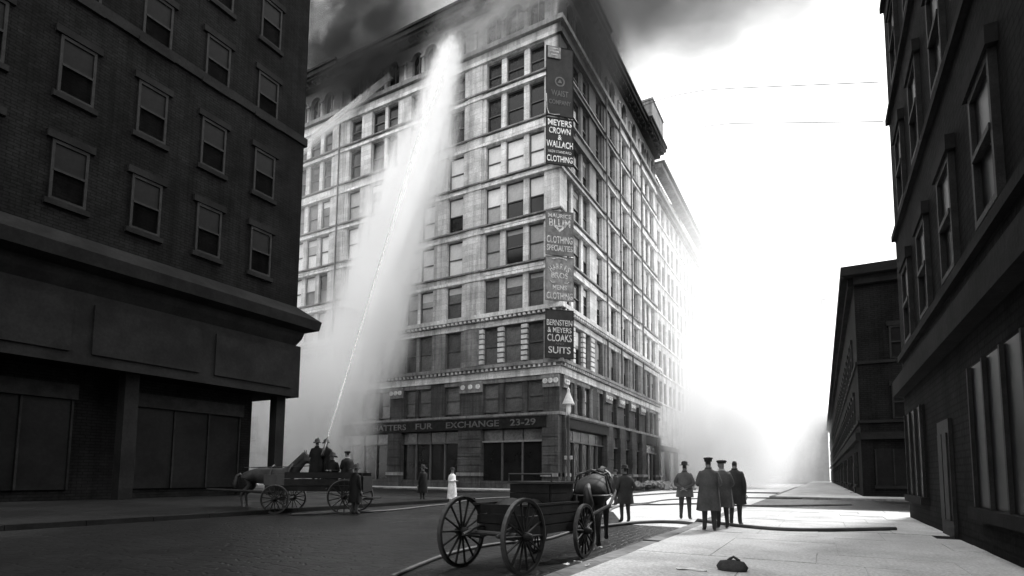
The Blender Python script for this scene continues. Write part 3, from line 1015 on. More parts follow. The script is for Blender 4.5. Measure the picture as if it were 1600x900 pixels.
plain_building('brick_building', 'dark brick building with sash windows on the right side close to the camera', 23.2, 48, -88, -23.5, 24, 'brick_dark', 'trim_dark', 'WN', gap=3.0)
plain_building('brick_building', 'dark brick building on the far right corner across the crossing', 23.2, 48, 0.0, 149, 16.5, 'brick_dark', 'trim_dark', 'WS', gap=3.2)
plain_building('row_building', 'pale building farther along the left street beyond the corner block', -70, -LW - 0.2, 0.3, 30, 46, 'stone_grey', 'stone_grey', 'S', pitch=4.7, wsz=(1.8, 3.2), gap=3.4)
plain_building('far_building', 'faint far building closing the street behind the white mist', 1, 23, 165, 185, 62, 'stone_grey', 'stone_grey', 'S', gap=3.4, panes=('glass_grey', 'glass_grey'))
plain_building('row_building', 'pale building in the mist farther up the right street', -30, -0.3, 74.3, 120, 40, 'stone_grey', 'stone_grey', 'E', gap=3.3, panes=('glass_grey', 'glass_grey'))


# ------------------------------------------------------------------ street furniture
LB = (2.6, -3.95)
t = thing('street_lamp', 'street lamp with a white conical shade on a dark post before the corner pier', 'street lamp', (LB[0], LB[1], 0.13))
MB().lathe([(0.3, 0), (0.3, 0.25), (0.2, 0.5), (0.16, 1.2), (0.11, 1.3), (0.1, 6.0), (0.13, 6.1), (0.07, 6.3)], seg=12).build('post', M['iron'], t, True)
MB().lathe([(0.07, 6.28), (0.2, 6.5), (0.24, 7.1), (0.19, 7.2)], seg=12).build('globe', M['blind'], t, True)
MB().lathe([(0.52, 7.12), (0.5, 7.2), (0.18, 8.0), (0.11, 8.25), (0.13, 8.38), (0.02, 8.55)], seg=16).build('shade', M['lamp_white'], t, True)
MB().tube([(0.24, 0, 6.2), (0.3, 0, 6.6), (0.22, 0, 7.15)], 0.025, 6).tube([(-0.24, 0, 6.2), (-0.3, 0, 6.6), (-0.22, 0, 7.15)], 0.025, 6).build('bracket', M['iron'], t)
MB().box(-0.35, 0.35, -0.03, 0.03, 2.6, 2.9).build('name_plate', M['letter_dim'], t)


def ray(px, py):
    return CR * ((px - 803.08) / 863.94) + CU * ((667.88 - py) / 863.94) + CF


def at_depth(px, depth, z=0.0):
    d = ray(px, 735)
    p = CAMP + d * depth
    return Vector((p.x, p.y, z))


def on_ground(px, py, z=0.0):
    d = ray(px, py)
    return CAMP + d * ((z - CAMP.z) / d.z)


def on_front(px, py, Y=0.0):
    d = ray(px, py)
    return CAMP + d * ((Y - CAMP.y) / d.y)


# ------------------------------------------------------------------ bodies: one skinned surface, baked
def bake_skin(name, verts, edges, radii, root=0, sub=1):
    me = bpy.data.meshes.new('tmp')
    me.from_pydata([tuple(v) for v in verts], edges, [])
    bm = bmesh.new()
    bm.from_mesh(me)
    ly = bm.verts.layers.skin.verify()
    bm.verts.ensure_lookup_table()
    for i, v in enumerate(bm.verts):
        r = radii[i]
        v[ly].radius = (r, r) if isinstance(r, (int, float)) else r
        v[ly].use_root = (i == root)
    bm.to_mesh(me)
    bm.free()
    o = bpy.data.objects.new('tmp', me)
    COL.objects.link(o)
    sk = o.modifiers.new('skin', 'SKIN')
    sk.use_smooth_shade = True
    sb = o.modifiers.new('sub', 'SUBSURF')
    sb.levels = sub
    sb.render_levels = sub
    bpy.context.view_layer.update()
    dg = bpy.context.evaluated_depsgraph_get()
    out = bpy.data.meshes.new_from_object(o.evaluated_get(dg))
    bpy.data.objects.remove(o)
    bpy.data.meshes.remove(me)
    out.name = name
    out.polygons.foreach_set('use_smooth', [True] * len(out.polygons))
    return out


def make_person(label, loc, rz, H=1.75, coat='coat', hat='bowler', arms='down', hem=0.55, stance=0.1, seated=False, head_turn=0.0, group=None, trousers='trouser', stride=0.0):
    k = H / 1.80
    t_verts, t_edges, t_rad, lab = [], [], [], []

    def add(p, r, par=None, l='b'):
        t_verts.append(Vector(p) * k)
        t_rad.append(r * k if isinstance(r, (int, float)) else (r[0] * k, r[1] * k))
        lab.append(l)
        if par is not None:
            t_edges.append((par, len(t_verts) - 1))
        return len(t_verts) - 1
    hipz = 0.93
    dz = 0.0
    pel = add((0, 0, hipz), (0.15, 0.11))
    sp = add((0, 0.0, 1.12), (0.15, 0.11), pel)
    ch = add((0, 0.0, 1.33), (0.17, 0.115), sp)
    nb_ = add((0, -0.01, 1.47), 0.085, ch)
    nk = add((0, 0.0, 1.54), 0.058, nb_)
    hb = add((0, 0.02, 1.61), (0.07, 0.085), nk)
    hm = add((0, 0.02, 1.69), (0.078, 0.095), hb)
    add((0, 0.01, 1.765), (0.05, 0.06), hm)
    fingers = []
    for s in (-1, 1):
        sh = add((s * 0.18, -0.01, 1.40), 0.085, ch)
        if arms == 'down':
            e, w = (s * 0.255, -0.03, 1.12), (s * 0.245, 0.06, 0.87)
        elif arms == 'pockets':
            e, w = (s * 0.31, -0.08, 1.13), (s * 0.215, 0.09, 0.95)
        elif arms == 'front':
            e, w = (s * 0.27, -0.02, 1.12), (s * 0.1, 0.2, 1.14)
        elif arms == 'back':
            e, w = (s * 0.3, -0.09, 1.13), (s * 0.05, -0.2, 1.0)
        else:          # 'nozzle'
            e, w = (s * 0.25, 0.16, 1.18), (s * 0.09, 0.42, 1.28 + 0.06 * s)
        el = add(e, 0.062, sh)
        wr = add(w, 0.043, el)
        dirv = (Vector(w) - Vector(e)).normalized()
        palm = Vector(w) + dirv * 0.075
        pa = add(palm, (0.038, 0.022), wr, 'h')
        side = Vector((0, 0, 1)).cross(dirv)
        if side.length < 0.3:
            side = Vector((0, 1, 0))
        side.normalize()
        for q, (ln, off) in enumerate(((0.075, -0.03), (0.085, -0.01), (0.08, 0.012), (0.062, 0.032))):
            b0 = palm + side * off + dirv * 0.03
            mid = b0 + dirv * ln * 0.5 + Vector((0, 0.012, -0.005))
            a1 = add(b0, 0.010, pa, 'h')
            a2 = add(mid, 0.0095, a1, 'h')
            add(mid + dirv * ln * 0.4 + Vector((-s * 0.012, 0.02, -0.01)), 0.0085, a2, 'h')
        th = palm - side * 0.035 - dirv * 0.02
        a1 = add(th, 0.012, pa, 'h')
        add(th - side * 0.025 + dirv * 0.045, 0.010, a1, 'h')
    for s in (-1, 1):
        hp = add((s * 0.095, 0, 0.90), 0.115, pel)
        if seated:
            kn = add((s * 0.13, 0.42, 0.92), 0.075, hp)
            an = add((s * 0.13, 0.45, 0.5), 0.05, kn)
            add((s * 0.14, 0.60, 0.45), (0.045, 0.035), an)
        else:
            f = s * stride
            kn = add((s * stance, 0.03 + f * 0.5, 0.50), 0.075, hp)
            an = add((s * (stance + 0.01), -0.02 + f, 0.09), 0.05, kn)
            he = add((s * (stance + 0.012), -0.04 + f, 0.045), (0.045, 0.04), an)
            add((s * (stance + 0.035), 0.16 + f, 0.035), (0.045, 0.03), an)
    me = bake_skin('person', t_verts, t_edges, t_rad, 0, 1)
    # nose, brow and chin pressed out of the head; the head turned on the neck
    for v in me.vertices:
        c = v.co / k
        if c.z > 1.57:
            if c.y > 0.05 and abs(c.x) < 0.03:
                if 1.62 < c.z < 1.685:
                    v.co.y += 0.022 * k
                elif c.z < 1.6:
                    v.co.y += 0.01 * k
            if head_turn:
                a = head_turn * min(1, (c.z - 1.57) / 0.05)
                x, y = v.co.x, v.co.y
                v.co.x, v.co.y = x * math.cos(a) - y * math.sin(a), x * math.sin(a) + y * math.cos(a)
    for mm in (coat, trousers, 'shoe', 'skin', 'hair'):
        me.materials.append(M[mm])
    hands = [t_verts[i] for i in range(len(t_verts)) if lab[i] == 'h']
    for p in me.polygons:
        c = p.center
        z = c.z / k
        if z > 1.545:
            p.material_index = 4 if (c.y / k < -0.02 and z > 1.62 and not head_turn) or z > 1.75 else 3
        elif min((c - h).length for h in hands) < 0.055 * k and not (arms == 'pockets'):
            p.material_index = 3
        elif (z < 0.12 and not seated) or (seated and z < 0.52):
            p.material_index = 2
        elif z < 0.9 and abs(c.x) < 0.3 * k:
            p.material_index = 1
        else:
            p.material_index = 0
    o = new_obj('person', me)
    o.location = loc if not seated else (loc[0], loc[1], loc[2] - 0.86 * k)
    o.rotation_euler = (0, 0, rz)
    tag(o, label, 'person', group)
    # the coat: a shell over the trunk that hangs to its hem in folds
    n = 28
    rows = [(1.515, 0.075, 0.072, 0), (1.49, 0.10, 0.088, 0), (1.445, 0.19, 0.115, 0), (1.40, 0.225, 0.13, 0), (1.28, 0.225, 0.148, 0), (1.10, 0.205, 0.15, 0.0), (0.97, 0.222, 0.165, 0.15)]
    if not seated:
        z = 0.88
        while z > hem:
            f = (0.97 - z) / 0.5
            rows.append((z, 0.225 + 0.04 * f, 0.168 + 0.035 * f, 0.3 + f))
            z -= 0.11
        rows.append((hem, 0.225 + 0.04 * (0.97 - hem) / 0.5, 0.168 + 0.035 * (0.97 - hem) / 0.5, 1.3))
    rr = []
    ph = random.random() * 6
    for (z, rx, ry, fold) in rows:
        ring = []
        for j in range(n):
            a = 2 * PI * j / n
            w = 1 + 0.045 * fold * math.sin(a * 5 + ph + 0.7 * math.sin(a * 2 + ph))
            ring.append((rx * w * math.cos(a) * k, (ry * w * math.sin(a) - 0.005) * k, (z + 0.008 * fold * math.sin(3 * a + ph)) * k))
        rr.append([(x * 1.1, y * 1.06, z) for x, y, z in ring])
    MB().rings(rr, cap0=False, cap1=False).build('coat', M[coat], o, True)
    cl = MB()
    cl.rings([[(0.082 * math.cos(2 * PI * j / 14) * k, (0.08 * math.sin(2 * PI * j / 14) - 0.002) * k, (zz) * k) for j in range(14)] for zz in (1.50, 1.545, 1.55, 1.52)], cap0=False, cap1=False)
    cl.build('collar', M[coat] if hat != 'flat' else M['paper'], o, True)
    hz = 1.725
    hatm = MB()
    if hat == 'bowler':
        hatm.lathe([(0.145, hz - 0.005), (0.155, hz + 0.005), (0.10, hz + 0.012), (0.098, hz + 0.075), (0.08, hz + 0.115), (0.02, hz + 0.13)], seg=18, sx=1, sy=1.15)
    elif hat == 'police':
        hatm.lathe([(0.09, hz - 0.03), (0.092, hz + 0.02), (0.112, hz + 0.05), (0.115, hz + 0.062), (0.02, hz + 0.075)], seg=18, sy=1.1)
        hatm.rings([[(x, y, z) for x, y, z in ((-0.08, 0.07, hz - 0.028), (0.08, 0.07, hz - 0.028), (0.055, 0.17, hz - 0.05), (-0.055, 0.17, hz - 0.05))], [(x, y, z + 0.012) for x, y, z in ((-0.08, 0.07, hz - 0.028), (0.08, 0.07, hz - 0.028), (0.055, 0.17, hz - 0.05), (-0.055, 0.17, hz - 0.05))]])
    elif hat == 'flat':
        hatm.lathe([(0.088, hz - 0.03), (0.095, hz - 0.005), (0.115, hz + 0.02), (0.10, hz + 0.05), (0.02, hz + 0.06)], seg=18, sy=1.2)
    elif hat == 'helmet':
        hatm.lathe([(0.15, hz - 0.03), (0.155, hz - 0.02), (0.098, hz + 0.0), (0.1, hz + 0.06), (0.07, hz + 0.12), (0.015, hz + 0.14)], seg=18, sy=1.3)
        hatm.rings([[(-0.1, -0.1, hz - 0.015), (0.1, -0.1, hz - 0.015), (0.06, -0.28, hz - 0.07), (-0.06, -0.28, hz - 0.07)], [(-0.1, -0.1, hz), (0.1, -0.1, hz), (0.06, -0.28, hz - 0.055), (-0.06, -0.28, hz - 0.055)]])
        hatm.rings([[(-0.035, 0.09, hz + 0.01), (0.035, 0.09, hz + 0.01), (0.03, 0.075, hz + 0.17), (-0.03, 0.075, hz + 0.17)], [(-0.035, 0.115, hz + 0.01), (0.035, 0.115, hz + 0.01), (0.03, 0.095, hz + 0.17), (-0.03, 0.095, hz + 0.17)]])
    hatm.v = [(x * k, y * k, z * k) for x, y, z in hatm.v]
    hh = hatm.build('hat', M['hat'], o, True)
    if head_turn:
        hh.rotation_euler = (0, 0, head_turn)
    return o


def away(p):     # heading that looks straight away from the camera
    return math.atan2(-(p.x - CAMP.x), p.y - CAMP.y)


P = on_ground(977, 817)
make_person('man in a long dark overcoat and bowler standing alone right of the horse', (P.x, P.y, 0.004), away(P) + 0.45, 1.70, 'coat', 'bowler', 'pockets', 0.60, 0.11)
P = on_ground(1071, 813)
make_person('man in bowler hat and short coat with hands behind his back', (P.x, P.y, 0.01), away(P) - 0.15, 1.84, 'coat_grey', 'bowler', 'back', 0.72, 0.12)
P = on_ground(1109, 839)
make_person('policeman in a peaked cap and long grey overcoat seen from behind', (P.x, P.y, 0.13), away(P) + 0.05, 1.73, 'coat_grey', 'police', 'front', 0.50, 0.10, stride=-0.02)
P = on_ground(1130, 835)
make_person('man in a flat cap and pale collar beside the policeman', (P.x, P.y, 0.13), away(P) + 0.3, 1.70, 'coat_grey', 'flat', 'front', 0.56, 0.10, head_turn=0.7)
P = on_ground(1150, 829)
make_person('bareheaded man in dark coat farthest right of the onlookers', (P.x, P.y, 0.13), away(P) - 0.2, 1.74, 'coat', 'none', 'down', 0.58)
P = on_ground(962, 790)
make_person('man in dark coat half hidden behind the lone overcoated man', (P.x, P.y, 0.004), away(P) + 1.9, 1.68, 'coat', 'bowler', 'down', 0.6)
P = on_ground(660, 784)
make_person('fireman in black coat and helmet standing in the street before the dark shop fronts', (P.x, P.y, 0.004), away(P) + 0.8, 1.84, 'oilskin', 'helmet', 'down', 0.45)
P = on_ground(706, 786)
make_person('person in a long white coat standing in the street behind the wagon', (P.x, P.y, 0.004), away(P) - 2.2, 1.72, 'coat_white', 'bowler', 'front', 0.22, trousers='coat_white')


# ------------------------------------------------------------------ wheels, wagon and horses
def wheel(parent, c, rad, axis_x=True, spokes=14, mat='wheel'):
    w = MB()
    seg = 32
    prof = [(rad - 0.055, -0.025), (rad - 0.055, 0.025), (rad - 0.015, 0.03), (rad - 0.015, -0.03)]
    w.rings([[(x, r * math.cos(2 * PI * k / seg), r * math.sin(2 * PI * k / seg)) for r, x in prof] for k in range(seg)] + [[(x, r, 0.0) for r, x in prof]], cap0=False, cap1=False)
    o = w.build('wheel', M[mat], parent)
    o.location = c
    ty = MB()
    prof = [(rad - 0.015, -0.033), (rad - 0.015, 0.033), (rad, 0.03), (rad, -0.03)]
    ty.rings([[(x, r * math.cos(2 * PI * k / seg), r * math.sin(2 * PI * k / seg)) for r, x in prof] for k in range(seg)] + [[(x, r, 0.0) for r, x in prof]], cap0=False, cap1=False)
    ty.build('tyre', M['tyre'], o)
    h = MB()
    pr = [(0.025, -0.13), (0.045, -0.12), (0.065, -0.05), (0.065, 0.05), (0.045, 0.12), (0.025, 0.13)]
    h.rings([[(x, r * math.cos(2 * PI * k / 14), r * math.sin(2 * PI * k / 14)) for k in range(14)] for r, x in pr])
    h.build('hub', M[mat], o, True)
    key = ('spoke', round(rad, 2))
    if key not in win_cache:
        win_cache[key] = MB().tube([(0, 0, 0.07), (0, 0, rad * 0.5), (0, 0, rad - 0.04)], [0.021, 0.016, 0.018], 6).mesh('spoke')
        win_cache[key].materials.append(M[mat])
    a0 = random.random()
    for k in range(spokes):
        s = new_obj('spoke', win_cache[key], None, o)
        s.rotation_euler = (2 * PI * k / spokes + a0, 0, 0)
    return o


WG = (16.46, -38.75)
wag = thing('horse_wagon', 'small four-wheeled wagon with a dark box body standing at the kerb', 'wagon', (WG[0], WG[1], 0.002), R(-5))
RWH, FWH = 0.54, 0.46
wheel(wag, (-0.58, 0, RWH), RWH)
wheel(wag, (0.58, -0.05, RWH + 0.0), RWH)
wheel(wag, (-0.52, 2.05, FWH), FWH).rotation_euler = (0, 0, R(6))
wheel(wag, (0.50, 1.98, FWH), FWH).rotation_euler = (0, 0, R(6))
MB().tube([(-0.6, 0, RWH), (0.6, 0, RWH)], 0.035, 8).build('axle', M['iron'], wag)
MB().tube([(-0.55, 2.02, FWH), (0.55, 2.02, FWH)], 0.035, 8).build('axle', M['iron'], wag)
MB().tube([(0, 0, RWH), (0, 2.0, FWH)], 0.04, 8).build('reach_pole', M['wood_dark'], wag)
for x in (-0.30, 0.30):
    for y, zb in ((0.1, RWH - 0.1), (2.0, FWH)):
        sp = MB()
        sp.tube([(x, y - 0.42, zb + 0.10), (x, y, zb + 0.02), (x, y + 0.42, zb + 0.10)], 0.022, 6)
        sp.tube([(x, y - 0.42, zb + 0.10), (x, y, zb + 0.2), (x, y + 0.42, zb + 0.10)], 0.022, 6)
        sp.build('spring', M['iron'], wag)
MB().box(-0.40, 0.40, 0.24, 1.85, 0.60, 0.66).build('floor', M['wood_dark'], wag)
for x in (-0.43, 0.43):
    for i in range(3):
        MB().box(x - 0.022, x + 0.022, 0.2, 1.82, 0.50 + i * 0.15, 0.635 + i * 0.15).build('side_board', M['wood_dark'], wag)
    MB().box(x - 0.03, x + 0.03, 0.1, 1.86, 0.94, 0.97).build('rail', M['wheel'], wag)
for i in range(3):
    MB().box(-0.405, 0.405, 0.2, 0.24, 0.52 + i * 0.15, 0.655 + i * 0.15).build('tail_board', M['wood_dark'], wag)
MB().box(-0.42, 0.42, 1.82, 1.87, 0.60, 1.08).build('dashboard', M['leather'], wag)
for i in range(4):
    z = 0.665 + i * 0.15
    MB().box(-0.40, -0.375, 1.02, 1.6, z, z + 0.142).build('box_board', M['wood_dark'], wag)
    MB().box(0.375, 0.40, 1.02, 1.6, z, z + 0.142).build('box_board', M['wood_dark'], wag)
    MB().box(-0.374, 0.374, 1.0, 1.03, z, z + 0.142).build('box_board', M['wood_dark'], wag)
MB().box(-0.43, 0.43, 0.97, 1.85, 1.266, 1.30).build('box_lid', M['leather'], wag)
MB().box(-0.37, 0.37, 1.58, 1.81, 0.665, 1.264).build('box_front', M['wood_dark'], wag)
MB().tube([(-0.41, 1.0, 1.30), (-0.41, 1.0, 1.42), (0.41, 1.0, 1.42), (0.41, 1.0, 1.30)], 0.015, 6).build('seat_rail', M['iron'], wag)
# load under a tarpaulin
rows = []
for i in range(9):
    y = 0.26 + 0.8 * i / 8
    rows.append([(x, y + 0.03 * math.sin(5 * x + i), 0.68 + (0.24 + 0.08 * math.sin(i * 1.3) + 0.06 * math.sin(6 * x + i)) * max(0.0, 1 - (x / 0.42) ** 4) * (0.4 if i in (0, 8) else 1)) for x in [-0.40 + 0.8 * j / 10 for j in range(11)]])
MB().rings(rows, close=False, cap0=False, cap1=False).build('tarpaulin', M['leather'], wag, True)
hz_ = R(13)
hind = Vector((16.80, -35.75, 0.004))
HC = hind + Vector((-math.sin(hz_), math.cos(hz_), 0)) * 0.9
to_wag = Matrix.LocRotScale(Vector((WG[0], WG[1], 0.004)), Euler((0, 0, R(-5))), None).inverted()
h_mat = Matrix.LocRotScale(HC, Euler((0, 0, hz_)), None)
for x in (-0.40, 0.40):
    q = [to_wag @ (h_mat @ Vector(p)) for p in ((x, -1.0, 0.85), (x * 0.95, 0.0, 1.0), (x * 0.85, 0.75, 1.08))]
    MB().tube([(x, 2.0, 0.62)] + q, [0.035, 0.032, 0.03, 0.022], 7).build('shaft', M['wheel'], wag)
MB().lathe([(0.05, 0), (0.07, 0.03), (0.07, 0.17), (0.03, 0.24)], (-0.5, 1.75, 1.0), 10).build('side_lamp', M['iron'], wag, True)


def make_horse(label, loc, rz, k=1.0, blanket=True, group=None, droop=0.0):
    def bend(p):
        x, y, z = p
        f = min(1.0, max(0.0, (y - 0.5) / 0.45)) * (1 if z > 1.0 else 0)
        a = -droop * f
        dy, dz = y - 0.5, z - 1.15
        return (x, 0.5 + dy * math.cos(a) - dz * math.sin(a), 1.15 + dy * math.sin(a) + dz * math.cos(a))

    V, Ed, Ra = [], [], []

    def add(p, r, par=None):
        V.append(Vector(bend(p)) * k)
        Ra.append(r * k if isinstance(r, (int, float)) else (r[0] * k, r[1] * k))
        if par is not None:
            Ed.append((par, len(V) - 1))
        return len(V) - 1
    bar = add((0, -0.1, 1.10), (0.27, 0.29))
    lo = add((0, -0.45, 1.13), (0.29, 0.28), bar)
    cp = add((0, -0.75, 1.17), (0.31, 0.27), lo)
    tl = add((0, -0.98, 1.12), 0.12, cp)
    gi = add((0, 0.25, 1.08), (0.27, 0.31), bar)
    sh = add((0, 0.55, 1.14), (0.23, 0.27), gi)
    n1 = add((0, 0.80, 1.38), (0.13, 0.20), sh)
    n2 = add((0, 0.98, 1.62), (0.10, 0.15), n1)
    po = add((0, 1.10, 1.78), (0.085, 0.10), n2)
    fh = add((0, 1.24, 1.66), (0.085, 0.11), po)
    ns_ = add((0, 1.40, 1.47), (0.06, 0.075), fh)
    add((0, 1.47, 1.38), (0.055, 0.06), ns_)
    for s in (-1, 1):
        e = add((s * 0.06, 1.08, 1.87), 0.025, po)
        add((s * 0.075, 1.08, 1.98), 0.010, e)
        h = add((s * 0.15, -0.78, 1.02), (0.13, 0.18), cp)
        st = add((s * 0.16, -0.62, 0.80), 0.10, h)
        ho = add((s * 0.16, -0.90, 0.52), 0.062, st)
        fe = add((s * 0.16, -0.84, 0.17), 0.042, ho)
        add((s * 0.16, -0.80, 0.05), 0.062, fe)
        a = add((s * 0.14, 0.48, 0.90), 0.12, gi)
        el = add((s * 0.15, 0.46, 0.72), 0.08, a)
        kn = add((s * 0.15, 0.49, 0.45), 0.055, el)
        f2 = add((s * 0.15, 0.48, 0.16), 0.04, kn)
        add((s * 0.15, 0.53, 0.05), 0.06, f2)
    me = bake_skin('horse', V, Ed, Ra, 0, 1)
    me.materials.append(M['hide'])
    o = new_obj('horse', me)
    o.location = loc
    o.rotation_euler = (0, 0, rz)
    tag(o, label, 'horse', group)

    def sc(m):
        m.v = [tuple(q * k for q in bend(p)) for p in m.v]
        return m
    sc(MB().tube([(0, -1.02, 1.17), (0.0, -1.13, 1.1), (0.03, -1.17, 0.85), (0.02, -1.15, 0.5)], [0.05, 0.07, 0.10, 0.02], 8)).build('tail', M['hair'], o, True)
    mn = MB()
    for i in range(10):
        f = i / 9
        y, z = 0.62 + 0.46 * f, 1.42 + 0.46 * f
        mn.tube([(0, y - 0.06, z), (0.07, y - 0.07, z - 0.03), (0.13, y - 0.05, z - 0.2)], [0.04, 0.04, 0.015], 5)
    sc(mn).build('mane', M['hair'], o)
    c = MB()
    c.rings([[(0.27 * math.cos(2 * PI * j / 16) * q, 0.62 + 0.1 * math.sin(2 * PI * j / 16) + dy, 1.17 + 0.37 * math.sin(2 * PI * j / 16) * q) for j in range(16)] for q, dy in ((1.0, -0.04), (1.12, 0.0), (1.0, 0.05))], cap0=False, cap1=False)
    sc(c).build('collar', M['leather'], o, True)
    b = MB()
    b.tube([(0.105, 1.2, 1.62), (0, 1.18, 1.78), (-0.105, 1.2, 1.62)], 0.012, 5)
    b.tube([(0.08, 1.36, 1.5), (0, 1.33, 1.6), (-0.08, 1.36, 1.5), (0, 1.42, 1.38), (0.08, 1.36, 1.5)], 0.012, 5)
    for s in (-1, 1):
        b.tube([(s * 0.105, 1.2, 1.62), (s * 0.085, 1.36, 1.5)], 0.012, 5)
        b.tube([(s * 0.08, 1.38, 1.47), (s * 0.2, 0.7, 1.42), (s * 0.22, 0.2, 1.42), (s * 0.24, -0.8, 1.38)], 0.011, 5)
        b.box(s * 0.115 - 0.012, s * 0.115 + 0.012, 1.15, 1.27, 1.62, 1.73)
    sc(b).build('bridle', M['leather'], o)
    if blanket:          # breeching straps round the quarters and a back pad
        br = MB()
        br.tube([(0.30, 0.1, 0.98), (0.335, -0.45, 0.98), (0.33, -0.85, 0.98), (0.2, -1.04, 0.98), (0, -1.07, 0.98), (-0.2, -1.04, 0.98), (-0.33, -0.85, 0.98), (-0.335, -0.45, 0.98), (-0.30, 0.1, 0.98)], 0.022, 6)
        br.tube([(0.335, -0.62, 0.98), (0.27, -0.62, 1.34), (0, -0.62, 1.46), (-0.27, -0.62, 1.34), (-0.335, -0.62, 0.98)], 0.018, 6)
        br.tube([(0, -0.62, 1.46), (0, -0.3, 1.45), (0, 0.06, 1.46)], 0.016, 6)
        sc(br).build('breeching', M['leather'], o, True)
    hn = MB()
    hn.box(-0.34, 0.34, 0.02, 0.1, 1.35, 1.46)
    hn.tube([(-0.33, 0.06, 1.0), (-0.2, 0.06, 1.4), (0, 0.06, 1.47), (0.2, 0.06, 1.4), (0.33, 0.06, 1.0)], 0.025, 6)
    hn.v = hn.v[8:]
    hn.f = [tuple(i - 8 for i in q) for q in hn.f[6:]]
    sc(hn).build('saddle_strap', M['leather'], o)
    return o


make_horse('dark draught horse with drooping head harnessed to the small wagon', hind + Vector((-math.sin(hz_), math.cos(hz_), 0)) * 0.9, hz_, 1.04, droop=R(32))

# fire hose wagon at left with firemen on it
FD = 20.0
c0 = at_depth(500, FD)
frz = math.atan2(CR.y, CR.x)
fw = thing('fire_wagon', 'dark hose wagon at the left edge carrying firemen', 'fire wagon', (c0.x, c0.y, 0.004), frz)
for (x, r_) in ((-1.25, 0.5), (1.15, 0.6)):
    for y in (-0.8, 0.8):
        w_ = wheel(fw, (x, y, r_), r_)
        w_.rotation_euler = (0, 0, PI / 2)
    MB().tube([(x, -0.8, r_), (x, 0.8, r_)], 0.05, 8).build('axle', M['iron'], fw)
MB().box(-1.7, 1.75, -0.62, 0.62, 0.78, 0.98).build('deck', M['wood_dark'], fw)
for y in (-0.64, 0.64):
    for i in range(2):
        MB().box(-1.0, 1.7, y - 0.03, y + 0.03, 0.99 + i * 0.24, 1.2 + i * 0.24).build('side_board', M['wood_dark'], fw)
MB().box(-1.75, -1.3, -0.6, 0.6, 0.981, 1.35).build('driver_seat', M['leather'], fw)
MB().box(1.4, 1.74, -0.6, 0.6, 0.981, 1.32).build('rear_box', M['wood_dark'], fw)
MB().box(1.76, 2.1, -0.6, 0.6, 0.5, 0.56).build('rear_step', M['wood_dark'], fw)
for y in (-0.3, 0.3):
    MB().tube([(-1.7, y, 0.7), (-2.6, y * 0.4, 0.75), (-4.0, y * 0.3, 0.8)], 0.04, 7).build('draught_pole', M['wood_dark'], fw)
MB().tube([(1.0, 0, 0.99), (1.0, 0, 1.5)], 0.09, 8).build('hose_pipe_stand', M['iron'], fw)
coil = MB()
for r_ in (0.2, 0.3, 0.4):
    coil.tube([(0.2 + r_ * math.cos(2 * PI * k / 16), r_ * math.sin(2 * PI * k / 16), 1.05) for k in range(17)], 0.05, 6, False)
coil.build('hose_coil', M['hose'], fw)

NOZ = CAMP + ray(512.5, 682) * (FD - 0.15)
HIT = on_front(711, 60, -0.4)
for px, dy, hat, lab in ((494, 0.0, 'helmet', 'left fireman of the two standing on the hose wagon'), (508, 0.2, 'helmet', 'right fireman standing on the hose wagon aiming the nozzle')):
    p = at_depth(px, FD + dy, 1.0)
    make_person(lab, p, away(p) - 0.35, 1.62, 'oilskin', hat, 'nozzle' if px > 500 else 'front', 0.45)
p = at_depth(519, FD - 0.1, 1.24)
make_person('crouching fireman seated low on the hose wagon beside the nozzle man', p, away(p) + 2.6, 1.70, 'oilskin', 'helmet', 'front', 0.5, seated=True)
p = at_depth(542, FD, 1.34)
make_person('fireman seated highest on the rear box of the hose wagon', p, away(p) + 0.6, 1.72, 'oilskin', 'flat', 'front', 0.5, seated=True)
p = at_depth(556, FD - 0.9, 0.004)
make_person('fireman standing in the street at the rear of the hose wagon', p, away(p) - 0.9, 1.68, 'oilskin', 'helmet', 'down', 0.45)
p = at_depth(425, FD + 1.2, 0.004)
make_horse('dark horse standing left of the hose wagon with ears up', p, math.atan2(CR.y, CR.x) - PI / 2, 1.16, False)
nz = MB()
d = (HIT - NOZ).normalized()
nz.tube([NOZ - d * 0.9, NOZ - d * 0.5, NOZ], [0.05, 0.045, 0.02], 8)
tag(nz.build('hose_nozzle', M['tyre'], None, True), 'brass-ended hose nozzle aimed upward by the firemen', 'nozzle')

# ------------------------------------------------------------------ hoses, scraps, rubble, wires
HOSES = [('thick hose lying across the pale ground in front of the onlookers', [(892, 834), (938, 826), (960, 823), (985, 820), (1010, 818.5), (1040, 818), (1075, 820), (1110, 826), (1165, 834), (1250, 840), (1400, 838)], 0.046),
         ('hose crossing the street behind the lone overcoated man', [(935, 797), (965, 793), (1000, 790), (1030, 790), (1062, 789), (1110, 789), (1180, 792), (1330, 790)], 0.043),
         ('hose curving up from the second hose towards the onlookers', [(985, 789), (1010, 787.5), (1035, 783), (1062, 781), (1110, 780), (1170, 779), (1330, 781)], 0.043),
         ('farthest hose lying below the rubble heap', [(940, 778), (985, 776), (1020, 773.5), (1062, 771), (1120, 770), (1180, 771), (1320, 773)], 0.056),
         ('hose bent steeply beside the horse', [(905, 838), (938, 812), (948, 804), (956, 797), (968, 792), (985, 786)], 0.043),
         ('hose running across the dark street towards the white-coated person', [(455, 806), (540, 803), (600, 800), (640, 796), (672, 792), (700, 789), (745, 781), (800, 778)], 0.037),
         ('hose lying under the wagon in the dark foreground', [(610, 906), (660, 884), (700, 869), (745, 858), (790, 851), (850, 846), (900, 830)], 0.031)]
